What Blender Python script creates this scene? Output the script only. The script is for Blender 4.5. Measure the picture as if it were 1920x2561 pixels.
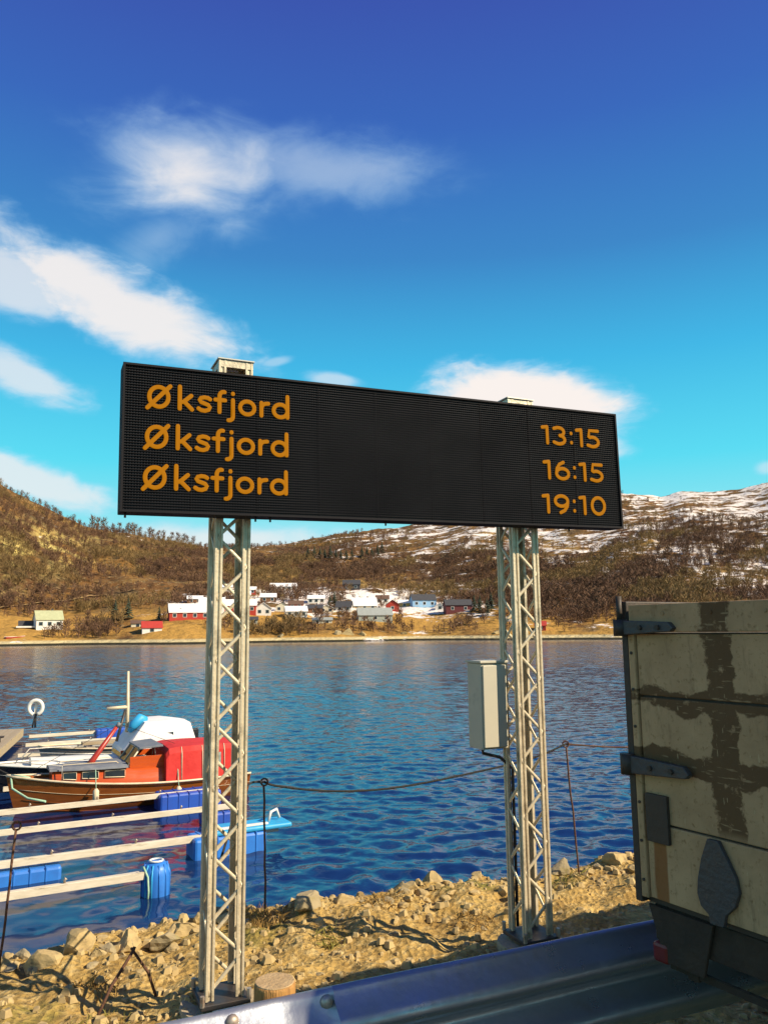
import bpy, math, random
import numpy as np
from mathutils import Vector, Matrix, noise as mn

for o in list(bpy.data.objects): bpy.data.objects.remove(o)
scene = bpy.context.scene
col = scene.collection
random.seed(7); rng = np.random.default_rng(7)
R = math.radians

# ------------------------------------------------------------------ camera
F = 1980.0; PITCH = R(8.5); ROLL = R(0.6); H = 4.0          # water is z = 0, the eye 4 m above it
cr, sr, cp, sp = math.cos(ROLL), math.sin(ROLL), math.cos(PITCH), math.sin(PITCH)
FWD = Vector((0, cp, sp)); UP0 = Vector((0, -sp, cp)); RT0 = Vector((1, 0, 0))
RIGHT = cr*RT0 - sr*UP0; UP = cr*UP0 + sr*RT0
EYE = Vector((0, 0, H))
cam_d = bpy.data.cameras.new('camera'); cam = bpy.data.objects.new('camera', cam_d); col.objects.link(cam)
cam.matrix_world = Matrix(((RIGHT.x, UP.x, -FWD.x, 0), (RIGHT.y, UP.y, -FWD.y, 0), (RIGHT.z, UP.z, -FWD.z, H), (0, 0, 0, 1)))
cam_d.sensor_fit = 'VERTICAL'; cam_d.sensor_height = 36; cam_d.lens = 36*F/2561
cam_d.clip_start = 0.05; cam_d.clip_end = 20000
scene.camera = cam

def ray(u, v): return FWD + RIGHT*((u-960)/F) - UP*((v-1280.5)/F)
def onz(u, v, z): d = ray(u, v); return EYE + d*((z-H)/d.z)          # where a line of sight meets level ground
def ony(u, v, y): d = ray(u, v); return EYE + d*(y/d.y)
def onplane(u, v, p, n): d = ray(u, v); return EYE + d*((p-EYE).dot(n)/d.dot(n))

# ------------------------------------------------------------------ sun and sky
SUN_EL = 35.5
SUNV = Vector((0.945, -0.327, 0)).normalized()*math.cos(R(SUN_EL)) + Vector((0, 0, math.sin(R(SUN_EL))))
sl = bpy.data.lights.new('sun', 'SUN'); sl.energy = 4.8; sl.angle = R(0.5); sl.color = (1, 0.88, 0.68)
so = bpy.data.objects.new('sun', sl); col.objects.link(so)
so.rotation_euler = SUNV.to_track_quat('Z', 'Y').to_euler(); so.location = (40, -14, 40)

world = bpy.data.worlds.new('World'); scene.world = world; world.use_nodes = True
wt = world.node_tree; wn = wt.nodes; wl = wt.links
for n in list(wn): wn.remove(n)
def W(t, **k):
    n = wn.new(t)
    for a, b in k.items(): setattr(n, a, b)
    return n
def wmath(op, a, b=None, c=None):
    n = W('ShaderNodeMath', operation=op)
    for i, x in enumerate((a, b, c)):
        if x is None: continue
        if isinstance(x, (int, float)): n.inputs[i].default_value = x
        else: wl.new(x, n.inputs[i])
    return n.outputs[0]
w_out = W('ShaderNodeOutputWorld'); w_bg = W('ShaderNodeBackground'); wl.new(w_bg.outputs[0], w_out.inputs[0])
sky = W('ShaderNodeTexSky', sky_type='NISHITA', sun_disc=False)
sky.sun_elevation = R(SUN_EL); sky.sun_rotation = math.atan2(SUNV.x, SUNV.y); sky.ozone_density = 4.0; sky.dust_density = 0.3
tc = W('ShaderNodeTexCoord'); sx = W('ShaderNodeSeparateXYZ'); wl.new(tc.outputs['Generated'], sx.inputs[0])
az = wmath('ARCTAN2', sx.outputs[0], sx.outputs[1]); el = wmath('ARCSINE', wmath('MINIMUM', wmath('MAXIMUM', sx.outputs[2], -1.0), 1.0))
ramp = W('ShaderNodeValToRGB'); wl.new(wmath('DIVIDE', el, math.pi/2), ramp.inputs[0])
stops = [(0.0, (0.64, 0.88, 0.88)), (0.06, (0.34, 0.85, 0.88)), (0.13, (0.10, 0.74, 0.92)), (0.21, (0.05, 0.49, 0.82)),
         (0.29, (0.045, 0.25, 0.60)), (0.38, (0.040, 0.14, 0.52)), (0.47, (0.043, 0.085, 0.43)), (1.0, (0.022, 0.045, 0.26))]
er = ramp.color_ramp.elements
while len(er) < len(stops): er.new(0.5)
for e, (p, c) in zip(er, stops): e.position = p; e.color = (*c, 1)
skm = W('ShaderNodeVectorMath', operation='SCALE'); wl.new(sky.outputs[0], skm.inputs[0]); skm.inputs['Scale'].default_value = 0.10
mixsky = W('ShaderNodeMix', data_type='RGBA'); mixsky.inputs[0].default_value = 0.92
wl.new(skm.outputs[0], mixsky.inputs[6]); wl.new(ramp.outputs[0], mixsky.inputs[7])
# clouds: soft banks in direction space (azimuth, elevation)
cv = W('ShaderNodeCombineXYZ'); wl.new(az, cv.inputs[0]); wl.new(el, cv.inputs[1])
def wnoise(scale, detail, rough, stretch=(1, 1, 1), dist=0.0):
    m = W('ShaderNodeMapping'); m.inputs['Scale'].default_value = stretch; wl.new(cv.outputs[0], m.inputs[0])
    n = W('ShaderNodeTexNoise'); wl.new(m.outputs[0], n.inputs['Vector'])
    n.inputs['Scale'].default_value = scale; n.inputs['Detail'].default_value = detail; n.inputs['Roughness'].default_value = rough
    n.inputs['Distortion'].default_value = dist
    return n.outputs[0]
n_big = wnoise(9, 7, 0.55, (1, 1.9, 1), 0.6); n_fine = wnoise(30, 6, 0.6, (0.8, 2.0, 1), 0.5)
def azel(u, v): d = ray(u, v); return math.atan2(d.x, d.y), math.atan2(d.z, math.hypot(d.x, d.y))
def blob(u, v, rx, ry, rot, dens, soft, kbig, kfine=0.25, at=None):
    a, e = azel(u, v) if at is None else at
    m = W('ShaderNodeMapping', vector_type='TEXTURE'); wl.new(cv.outputs[0], m.inputs[0])
    m.inputs['Location'].default_value = (a, e, 0); m.inputs['Rotation'].default_value = (0, 0, R(rot))
    m.inputs['Scale'].default_value = (rx/F, ry/F, 1)
    ln = W('ShaderNodeVectorMath', operation='LENGTH'); wl.new(m.outputs[0], ln.inputs[0])
    base = wmath('SUBTRACT', 1.0, ln.outputs[1])
    nz = wmath('ADD', wmath('MULTIPLY', wmath('SUBTRACT', n_big, 0.5), kbig), wmath('MULTIPLY', wmath('SUBTRACT', n_fine, 0.5), kfine))
    mr = W('ShaderNodeMapRange', interpolation_type='SMOOTHERSTEP'); wl.new(wmath('ADD', base, nz), mr.inputs[0])
    mr.inputs[1].default_value = 0.0; mr.inputs[2].default_value = soft; mr.inputs[3].default_value = 0; mr.inputs[4].default_value = dens
    return mr.outputs[0]
blobs = [blob(470, 430, 400, 180, 4, 0.95, 1.25, 1.0, 0.2), blob(830, 425, 470, 120, -2, 0.42, 1.1, 0.9, 0.3), blob(400, 590, 230, 100, 40, 0.30, 1.2, 1.2),
         blob(270, 750, 480, 125, -19, 0.93, 0.75, 1.1, 0.4), blob(30, 690, 300, 110, -8, 0.75, 0.7, 1.2, 0.35), blob(60, 935, 190, 75, -22, 0.75, 0.75, 1.2, 0.5),
         blob(80, 1205, 270, 60, -14, 0.8, 0.6, 1.0, 0.4), blob(1310, 1020, 330, 130, -10, 1.0, 0.5, 0.7, 0.35), blob(1500, 1110, 120, 60, -25, 0.7, 0.8, 1.0, 0.7),
         blob(690, 905, 60, 16, 12, 0.45, 0.9, 1.0), blob(840, 950, 110, 26, -6, 0.6, 0.8, 1.0), blob(560, 1350, 620, 62, 0, 0.8, 0.9, 0.8, 0.3), blob(1915, 1170, 40, 26, 0, 0.5, 0.8, 1.0),
         blob(0, 0, 1300, 330, 10, 0.9, 0.7, 1.3, 0.3, at=(-1.5, 0.5)), blob(0, 0, 1400, 380, -6, 0.9, 0.7, 1.3, 0.3, at=(2.6, 0.55)), blob(0, 0, 1200, 300, 4, 0.9, 0.7, 1.3, 0.3, at=(-2.6, 0.5)), blob(0, 0, 700, 130, 0, 0.8, 0.7, 1.2, 0.3, at=(1.4, 0.3))]  # unseen banks out of view, the big ones enlarged to whiten the ambient light
tot = blobs[0]
for b in blobs[1:]: tot = wmath('MAXIMUM', tot, b)
mixc = W('ShaderNodeMix', data_type='RGBA'); wl.new(tot, mixc.inputs[0]); wl.new(mixsky.outputs[2], mixc.inputs[6])
ctint = W('ShaderNodeMix', data_type='RGBA'); wl.new(tot, ctint.inputs[0]); ctint.inputs[6].default_value = (0.40, 0.74, 0.98, 1); ctint.inputs[7].default_value = (0.95, 0.88, 0.84, 1); wl.new(ctint.outputs[2], mixc.inputs[7])
wl.new(mixc.outputs[2], w_bg.inputs[0]); w_bg.inputs[1].default_value = 0.60

vs = scene.view_settings
vs.view_transform = 'Standard'; vs.look = 'None'; vs.exposure = 0.75; vs.gamma = 1.0; vs.use_curve_mapping = False
scene.render.engine = 'CYCLES'

# ------------------------------------------------------------------ helpers
class MB:
    """collects shapes; build() links them as one mesh object"""
    def __init__(s): s.v = []; s.f = []; s.sm = []
    def add(s, vs, fs, smooth=False):
        b = len(s.v); s.v += [tuple(p) for p in vs]; s.f += [tuple(b+i for i in f) for f in fs]; s.sm += [smooth]*len(fs); return s
    def box(s, c, d, M=None):
        x, y, z = c; a, b, h = d[0]/2, d[1]/2, d[2]/2
        vs = [Vector((x+i*a, y+j*b, z+k*h)) for k in (-1, 1) for j in (-1, 1) for i in (-1, 1)]
        if M is not None: vs = [M @ q for q in vs]
        return s.add(vs, [(0, 2, 3, 1), (4, 5, 7, 6), (0, 1, 5, 4), (2, 6, 7, 3), (0, 4, 6, 2), (1, 3, 7, 5)])
    def span(s, lo, hi): return s.box([(a+b)/2 for a, b in zip(lo, hi)], [abs(b-a) for a, b in zip(lo, hi)])
    def tube(s, pts, rad, n=8, cap=True, flat=None, smooth=True):
        pts = [Vector(p) for p in pts]; rs = rad if isinstance(rad, (list, tuple)) else [rad]*len(pts)
        rings = []; prev = None
        for i, p in enumerate(pts):
            t = (pts[min(i+1, len(pts)-1)] - pts[max(i-1, 0)]).normalized()
            if prev is None:
                ref = Vector((0, 0, 1)) if abs(t.z) < 0.9 else Vector((1, 0, 0)); a = t.cross(ref).normalized()
            else: a = (prev - t*prev.dot(t)).normalized()
            prev = a; b = t.cross(a)
            ring = []
            for k in range(n):
                an = 2*math.pi*k/n; off = a*math.cos(an)*rs[i] + b*math.sin(an)*rs[i]
                if flat is not None: off = off - flat[0]*off.dot(flat[0])*(1-flat[1])
                ring.append(p+off)
            rings.append(ring)
        vs = [q for r in rings for q in r]; fs = []
        for i in range(len(rings)-1):
            for k in range(n): fs.append((i*n+k, i*n+(k+1) % n, (i+1)*n+(k+1) % n, (i+1)*n+k))
        s.add(vs, fs, smooth)
        if cap: 
            b = len(s.v)-len(vs)
            s.f += [tuple(b+k for k in reversed(range(n))), tuple(b+(len(rings)-1)*n+k for k in range(n))]; s.sm += [False, False]
        return s
    def prism(s, poly, ax0, ax1, axz, o, h, smooth=False):
        """polygon (a,b) in plane ax0,ax1 at o, extruded by h along axz"""
        ax0, ax1, axz, o = map(Vector, (ax0, ax1, axz, o)); n = len(poly)
        lo = [o+ax0*a+ax1*b for a, b in poly]; hi = [p+axz*h for p in lo]
        s.add(lo+hi, [tuple(reversed(range(n))), tuple(range(n, 2*n))] + [(i, (i+1) % n, n+(i+1) % n, n+i) for i in range(n)], smooth); return s
    def build(s, name, m, parent=None, bevel=0, loc=None):
        me = bpy.data.meshes.new(name); me.from_pydata(s.v, [], s.f); me.update()
        me.polygons.foreach_set('use_smooth', s.sm)
        if m: me.materials.append(m)
        o = bpy.data.objects.new(name, me); col.objects.link(o)
        if parent: o.parent = parent
        if loc is not None: o.location = loc
        if bevel:
            b = o.modifiers.new('bevel', 'BEVEL'); b.width = bevel; b.segments = 2; b.limit_method = 'ANGLE'
        return o
def tag(o, label=None, cat=None, group=None, kind=None):
    if label: o['label'] = label
    if cat: o['category'] = cat
    if group: o['group'] = group
    if kind: o['kind'] = kind
    return o
def empty(name, loc=(0, 0, 0), rz=0, label=None, cat=None, group=None, M=None):
    o = bpy.data.objects.new(name, None); col.objects.link(o); o.empty_display_size = 0.1
    if M is not None: o.matrix_world = M
    else: o.location = loc; o.rotation_euler = (0, 0, rz)
    return tag(o, label, cat, group)
def copyo(o, parent=None):
    c = o.copy(); col.objects.link(c); c.parent = parent; return c

MATS = {}
def pm(name, base, rough=0.6, metal=0.0, col2=None, vs=6.0, amt=0.5, bump=0.0, bs=40.0, det=5, stretch=None, spec=0.5, emit=None, dirt=None, ds=2.0, dlo=0.5, dhi=0.65):
    """principled material: base colour broken up by noise towards col2, a second noise for dirt, fine relief"""
    m = bpy.data.materials.new(name); m.use_nodes = True; nt = m.node_tree; N = nt.nodes; L = nt.links
    p = N['Principled BSDF']; p.inputs['Roughness'].default_value = rough; p.inputs['Metallic'].default_value = metal
    p.inputs['Specular IOR Level'].default_value = spec
    t = N.new('ShaderNodeTexCoord'); mp = N.new('ShaderNodeMapping'); L.new(t.outputs['Object'], mp.inputs[0])
    if stretch: mp.inputs['Scale'].default_value = stretch
    n = N.new('ShaderNodeTexNoise'); n.inputs['Scale'].default_value = vs; n.inputs['Detail'].default_value = det; n.inputs['Roughness'].default_value = 0.62; L.new(mp.outputs[0], n.inputs['Vector'])
    c2 = col2 or tuple(x*0.62 for x in base)
    mr = N.new('ShaderNodeMapRange'); mr.inputs[1].default_value = 0.5-amt/2*0.6; mr.inputs[2].default_value = 0.5+amt/2*0.6+0.1; L.new(n.outputs[0], mr.inputs[0])
    mx = N.new('ShaderNodeMix'); mx.data_type = 'RGBA'; L.new(mr.outputs[0], mx.inputs[0]); mx.inputs[6].default_value = (*base, 1); mx.inputs[7].default_value = (*c2, 1)
    out = mx.outputs[2]
    if dirt:
        n2 = N.new('ShaderNodeTexNoise'); n2.inputs['Scale'].default_value = ds; n2.inputs['Detail'].default_value = 8; n2.inputs['Roughness'].default_value = 0.7; L.new(mp.outputs[0], n2.inputs['Vector'])
        r2 = N.new('ShaderNodeMapRange'); r2.inputs[1].default_value = dlo; r2.inputs[2].default_value = dhi; L.new(n2.outputs[0], r2.inputs[0])
        m2 = N.new('ShaderNodeMix'); m2.data_type = 'RGBA'; L.new(r2.outputs[0], m2.inputs[0]); L.new(out, m2.inputs[6]); m2.inputs[7].default_value = (*dirt, 1); out = m2.outputs[2]
    L.new(out, p.inputs['Base Color'])
    rr = N.new('ShaderNodeMapRange'); L.new(n.outputs[0], rr.inputs[0]); rr.inputs[1].default_value = 0.3; rr.inputs[2].default_value = 0.7
    rr.inputs[3].default_value = max(0.03, rough-0.1); rr.inputs[4].default_value = min(1, rough+0.1); L.new(rr.outputs[0], p.inputs['Roughness'])
    if bump:
        nb = N.new('ShaderNodeTexNoise'); nb.inputs['Scale'].default_value = bs; nb.inputs['Detail'].default_value = 6; L.new(mp.outputs[0], nb.inputs['Vector'])
        b = N.new('ShaderNodeBump'); b.inputs['Strength'].default_value = min(1, bump); b.inputs['Distance'].default_value = 0.02; L.new(nb.outputs[0], b.inputs['Height']); L.new(b.outputs[0], p.inputs['Normal'])
    if emit:
        p.inputs['Emission Color'].default_value = (*emit[0], 1); p.inputs['Emission Strength'].default_value = emit[1]
    MATS[name] = m; return m

alu = pm('galvanised_alloy', (0.72, 0.60, 0.41), 0.38, 0.22, (0.50, 0.40, 0.25), 14, 0.6, 0.15, 60, dirt=(0.16, 0.12, 0.07), ds=5, dlo=0.52, dhi=0.70)
alu_d = pm('dull_alloy', (0.5, 0.47, 0.4), 0.5, 0.5, (0.36, 0.32, 0.26), 18, 0.6)
panel_black = pm('display_black', (0.013, 0.0115, 0.0125), 0.7, 0, (0.017, 0.015, 0.016), 2.2, 0.8, spec=0.12)
fin_mat = pm('louvre_black', (0.019, 0.017, 0.018), 0.75, 0, (0.009, 0.008, 0.009), 3.0, 0.9, spec=0.12)
led = pm('led_amber', (0.08, 0.03, 0.002), 0.8, 0, (0.07, 0.025, 0.002), 90, 0.3, emit=((1.0, 0.36, 0.006), 0.235), spec=0.05)
steel = pm('dark_steel', (0.06, 0.06, 0.065), 0.5, 0.6, (0.10, 0.07, 0.05), 12)
cab_m = pm('cabinet_grey', (0.50, 0.44, 0.32), 0.5, 0, (0.43, 0.38, 0.28), 5, 0.5, dirt=(0.25, 0.22, 0.15), ds=6, dlo=0.62, dhi=0.8)
rail_m = pm('rail_zinc', (0.40, 0.41, 0.44), 0.34, 0.75, (0.30, 0.31, 0.33), 9, 0.7, 0.08, 30, dirt=(0.33, 0.30, 0.24), ds=3.5, dlo=0.58, dhi=0.74)
bolt_m = pm('bolt_zinc', (0.5, 0.44, 0.36), 0.5, 0.6, (0.25, 0.15, 0.09), 30)
wood_post = pm('post_wood', (0.50, 0.25, 0.055), 0.75, 0, (0.22, 0.10, 0.03), 9, 0.9, 0.4, 60, stretch=(4, 4, 0.4))
wood_end = pm('post_end_grain', (0.46, 0.31, 0.15), 0.8, 0, (0.30, 0.19, 0.085), 25, 0.7, 0.3, 80)
rust = pm('rusty_iron', (0.14, 0.06, 0.03), 0.85, 0.2, (0.07, 0.035, 0.02), 40, 0.8, 0.4, 90)
rope_m = pm('dark_rope', (0.014, 0.012, 0.010), 0.9, 0, (0.035, 0.028, 0.02), 60, 0.8, 0.6, 120)
rock_m = pm('rock', (0.48, 0.35, 0.16), 0.92, 0, (0.30, 0.21, 0.09), 1.2, 0.8, 0.25, 5, dirt=(0.22, 0.16, 0.08), ds=1.6, dlo=0.55, dhi=0.66, spec=0.15)
rock_g = pm('grey_rock', (0.35, 0.275, 0.155), 0.92, 0, (0.21, 0.165, 0.09), 1.4, 0.8, 0.25, 5, dirt=(0.30, 0.24, 0.08), ds=1.5, dlo=0.56, dhi=0.68, spec=0.15)
concrete = pm('concrete', (0.40, 0.29, 0.14), 0.9, 0, (0.30, 0.25, 0.18), 4, 0.7, 0.4, 50)

# ------------------------------------------------------------------ the near shore (lies beyond the rail, parallel to it)
RU = Vector((0.911, 0.411, 0)).normalized(); RN = Vector((-RU.y, RU.x, 0)); RO = Vector((-0.17, 2.31, 0))
def sn(x, y): d = Vector((x, y, 0))-RO; return d.dot(RU), d.dot(RN)
def shore_xy(s, n): p = RO+RU*s+RN*n; return p.x, p.y
def fbm(x, y, sc, oc=4, seed=0.0):
    return mn.fractal(Vector((x*sc, y*sc, seed)), 1.0, 2.0, oc)
def ground_z(x, y):
    s, n = sn(x, y)
    crest = 2.95 + 0.28*fbm(s, 0, 0.7, 3, 3.1)
    if s < -1: crest += -0.10*(s+1)*0
    z = 2.35
    if n < 0.4: z = 2.35
    else:
        z = 2.35 - 0.03*(n-0.4) + 0.05*fbm(x, y, 1.2, 4, 1.0) + 0.05*fbm(x, y, 5, 4, 5.0)
    if n > crest:
        t = n-crest
        z -= 0.78*t + 0.12*math.sin(min(t, 1)*3) + 0.10*fbm(x, y, 2.0, 4, 9.0)*min(t, 1)
    return max(z, -2.5)
ss = np.concatenate([np.linspace(-60, -9, 26), np.linspace(-6.7, 7.5, 300), np.linspace(9.6, 60, 26)])
nn = np.concatenate([np.linspace(-30, -0.4, 16), np.linspace(-0.2, 6.5, 170), np.linspace(6.8, 9.5, 10)])
gm = MB(); gv = []
for n in nn:
    for s in ss:
        x, y = shore_xy(s, n); gv.append((x, y, ground_z(x, y)))
ns = len(ss)
gf = [(j*ns+i, j*ns+i+1, (j+1)*ns+i+1, (j+1)*ns+i) for j in range(len(nn)-1) for i in range(ns-1)]
gm.add(gv, gf, True)

def shore_material():
    m = bpy.data.materials.new('shore_soil'); m.use_nodes = True; nt = m.node_tree; N = nt.nodes; L = nt.links; p = N['Principled BSDF']
    t = N.new('ShaderNodeTexCoord'); p.inputs['Roughness'].default_value = 0.95; p.inputs['Specular IOR Level'].default_value = 0.2
    def nz(s, d=6, r=0.6):
        n = N.new('ShaderNodeTexNoise'); n.inputs['Scale'].default_value = s; n.inputs['Detail'].default_value = d; n.inputs['Roughness'].default_value = r; L.new(t.outputs['Object'], n.inputs['Vector']); return n.outputs[0]
    def mr(a, lo, hi):
        n = N.new('ShaderNodeMapRange'); n.inputs[1].default_value = lo; n.inputs[2].default_value = hi; L.new(a, n.inputs[0]); return n.outputs[0]
    def mx(f, a, b):
        n = N.new('ShaderNodeMix'); n.data_type = 'RGBA'; L.new(f, n.inputs[0])
        for i, c in ((6, a), (7, b)):
            if isinstance(c, tuple): n.inputs[i].default_value = (*c, 1)
            else: L.new(c, n.inputs[i])
        return n.outputs[2]
    c = mx(mr(nz(3.5), 0.38, 0.62), (0.52, 0.335, 0.10), (0.33, 0.20, 0.055))
    c = mx(mr(nz(18), 0.5, 0.68), c, (0.60, 0.43, 0.17))
    c = mx(mr(nz(1.1), 0.58, 0.68), c, (0.24, 0.20, 0.04))
    v = N.new('ShaderNodeTexVoronoi'); v.inputs['Scale'].default_value = 26; L.new(t.outputs['Object'], v.inputs['Vector'])
    c = mx(mr(nz(55, 3), 0.58, 0.72), c, (0.17, 0.11, 0.045))
    s = N.new('ShaderNodeSeparateXYZ'); L.new(t.outputs['Object'], s.inputs[0])
    wet = N.new('ShaderNodeMapRange'); L.new(s.outputs[2], wet.inputs[0]); wet.inputs[1].default_value = 0.75; wet.inputs[2].default_value = 0.45
    c = mx(wet.outputs[0], c, (0.05, 0.045, 0.02))
    L.new(c, p.inputs['Base Color'])
    add = N.new('ShaderNodeMath'); add.operation = 'ADD'; L.new(nz(30, 8, 0.7), add.inputs[0]); L.new(v.outputs['Distance'], add.inputs[1])
    b = N.new('ShaderNodeBump'); b.inputs['Strength'].default_value = 0.9; b.inputs['Distance'].default_value = 0.03; L.new(add.outputs[0], b.inputs['Height']); L.new(b.outputs[0], p.inputs['Normal'])
    return m
shore = gm.build('shore_ground', shore_material()); tag(shore, kind='structure')
asphalt = pm('asphalt', (0.04, 0.034, 0.028), 0.9, 0, (0.028, 0.024, 0.02), 30, 0.8, 0.6, 120, dirt=(0.14, 0.10, 0.05), ds=2.5, dlo=0.55, dhi=0.7)
rd = MB(); q = [shore_xy(-58, -29), shore_xy(58, -29), shore_xy(58, -0.55), shore_xy(-58, -0.55)]
rd.add([(x, y, 2.358) for x, y in q], [(0, 1, 2, 3)]); tag(rd.build('road', asphalt), kind='structure')

# ------------------------------------------------------------------ water
def water_material():
    m = bpy.data.materials.new('fjord_water'); m.use_nodes = True; nt = m.node_tree; N = nt.nodes; L = nt.links; p = N['Principled BSDF']
    p.inputs['Base Color'].default_value = (0.005, 0.022, 0.085, 1); p.inputs['Roughness'].default_value = 0.11; p.inputs['IOR'].default_value = 1.333
    g = N.new('ShaderNodeNewGeometry'); s = N.new('ShaderNodeSeparateXYZ'); L.new(g.outputs['Position'], s.inputs[0])
    def nz(scale, d, stretch, r=0.55, rot=0):
        mp = N.new('ShaderNodeMapping'); mp.inputs['Scale'].default_value = stretch; mp.inputs['Rotation'].default_value = (0, 0, rot); L.new(g.outputs['Position'], mp.inputs[0])
        n = N.new('ShaderNodeTexNoise'); n.inputs['Scale'].default_value = scale; n.inputs['Detail'].default_value = d; n.inputs['Roughness'].default_value = r; n.inputs['Distortion'].default_value = 0.4; L.new(mp.outputs[0], n.inputs['Vector']); return n.outputs[0]
    def ma(op, a, b):
        n = N.new('ShaderNodeMath'); n.operation = op
        for i, x in enumerate((a, b)):
            if isinstance(x, (int, float)): n.inputs[i].default_value = x
            else: L.new(x, n.inputs[i])
        return n.outputs[0]
    def mr(a, lo, hi, o0=0.0, o1=1.0):
        n = N.new('ShaderNodeMapRange'); n.interpolation_type = 'SMOOTHSTEP'; n.inputs[1].default_value = lo; n.inputs[2].default_value = hi; n.inputs[3].default_value = o0; n.inputs[4].default_value = o1; L.new(a, n.inputs[0]); return n.outputs[0]
    def nv(scale, d, stretch, r=0.55, rot=0):
        mp = N.new('ShaderNodeMapping'); mp.inputs['Scale'].default_value = stretch; mp.inputs['Rotation'].default_value = (0, 0, rot); L.new(g.outputs['Position'], mp.inputs[0])
        n = N.new('ShaderNodeTexNoise'); n.inputs['Scale'].default_value = scale; n.inputs['Detail'].default_value = d; n.inputs['Roughness'].default_value = r; n.inputs['Distortion'].default_value = 0.5; L.new(mp.outputs[0], n.inputs['Vector'])
        v = N.new('ShaderNodeVectorMath'); v.operation = 'SUBTRACT'; L.new(n.outputs['Color'], v.inputs[0]); v.inputs[1].default_value = (0.5, 0.5, 0.5); return v.outputs[0]
    def vs_(a, k):
        v = N.new('ShaderNodeVectorMath'); v.operation = 'SCALE'; L.new(a, v.inputs[0])
        if isinstance(k, (int, float)): v.inputs['Scale'].default_value = k
        else: L.new(k, v.inputs['Scale'])
        return v.outputs[0]
    def va(a, b):
        v = N.new('ShaderNodeVectorMath'); v.operation = 'ADD'; L.new(a, v.inputs[0]); L.new(b, v.inputs[1]); return v.outputs[0]
    # calm strip under the far shore, calmer water among the moorings, ruffled water between
    far = mr(s.outputs[1], 190, 262, 1.0, 0.04)
    lee = mr(ma('ADD', s.outputs[0], ma('MULTIPLY', s.outputs[1], 0.12)), -4.0, 1.5, 0.22, 1.0)
    lee2 = ma('MAXIMUM', lee, mr(s.outputs[1], 22, 45, 0.0, 1.0))
    patch = mr(nz(0.035, 3, (0.4, 1.3, 1)), 0.35, 0.65, 0.7, 1.0)
    amp = ma('MULTIPLY', ma('MULTIPLY', far, lee2), patch)
    w = va(vs_(nv(1.6, 3, (0.55, 1.25, 1), rot=0.2), mr(s.outputs[1], 25, 110, 0.15, 1.25)), vs_(nv(6.0, 3, (0.6, 1.1, 1), rot=-0.15), 0.42))
    w = vs_(w, amp); fl = N.new('ShaderNodeVectorMath'); fl.operation = 'MULTIPLY'; L.new(w, fl.inputs[0]); fl.inputs[1].default_value = (0.8, 1.0, 0.0)
    up = N.new('ShaderNodeVectorMath'); up.operation = 'ADD'; L.new(fl.outputs[0], up.inputs[0]); L.new(g.outputs['Normal'], up.inputs[1])
    nm = N.new('ShaderNodeVectorMath'); nm.operation = 'NORMALIZE'; L.new(up.outputs[0], nm.inputs[0]); L.new(nm.outputs[0], p.inputs['Normal'])
    return m
# one sheet: real wavelets in the near half of the fjord, flat beyond
yr = [5.0]
while yr[-1] < 170: yr.append(yr[-1]+max(0.075, 0.0042*yr[-1]))
yr = np.array([-300.0, 0.0]+yr+list(np.geomspace(175, 9000, 24)))
NCW = 400; cw = np.linspace(-1, 1, NCW)
half = np.clip(0.56*np.abs(yr)+3.0, 3.0, None)
WX = np.concatenate([np.full((len(yr), 1), -7000.0), -half[:, None]*1.0-40.0, half[:, None]*cw[None, :], half[:, None]+40.0, np.full((len(yr), 1), 7000.0)], 1)
WY = np.repeat(yr[:, None], WX.shape[1], 1); WZ = np.zeros_like(WX)
def sstep(x, a, b): t = np.clip((x-a)/(b-a), 0, 1); return t*t*(3-2*t)
lee_a = 0.22+0.78*sstep(WX+0.12*WY, -4.0, 1.5); lee_a = np.maximum(lee_a, sstep(WY, 22, 45))
amp_a = lee_a*(1-sstep(WY, 120, 165))*sstep(WY, 4.5, 7)*(0.75+0.25*np.sin(WX*0.13+1.7*np.sin(WY*0.07))*np.sin(WY*0.11+0.5))
amp_a[:, :2] = 0; amp_a[:, -2:] = 0
wr = np.random.default_rng(3); NW = 72
for k in range(NW):
    lam = 0.24*(1.15/0.24)**wr.random(); th = wr.normal(-1.35, 0.8); kk = 2*math.pi/lam; slope = 0.16*math.sqrt(2/NW)
    fade = 1-sstep(WY, lam*60, lam*105)                              # wavelets finer than the mesh end where it coarsens
    WZ += slope/kk*np.sin(kk*(WX*math.cos(th)+WY*math.sin(th))+wr.random()*6.28)*fade
WZ *= amp_a
me = bpy.data.meshes.new('water'); nr_, nc_ = WX.shape
co_ = np.stack([WX, WY, WZ], 2).reshape(-1, 3); idx = np.arange(nr_*nc_).reshape(nr_, nc_)
qd = np.stack([idx[:-1, :-1], idx[:-1, 1:], idx[1:, 1:], idx[1:, :-1]], 2).reshape(-1, 4)
me.vertices.add(len(co_)); me.vertices.foreach_set('co', co_.ravel()); me.loops.add(qd.size); me.loops.foreach_set('vertex_index', qd.ravel().astype(np.int32))
me.polygons.add(len(qd)); me.polygons.foreach_set('loop_start', np.arange(0, qd.size, 4, dtype=np.int32)); me.update(calc_edges=True)
me.polygons.foreach_set('use_smooth', np.ones(len(qd), dtype=bool)); me.materials.append(water_material())
wo = bpy.data.objects.new('water', me); col.objects.link(wo); tag(wo, kind='structure')

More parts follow.
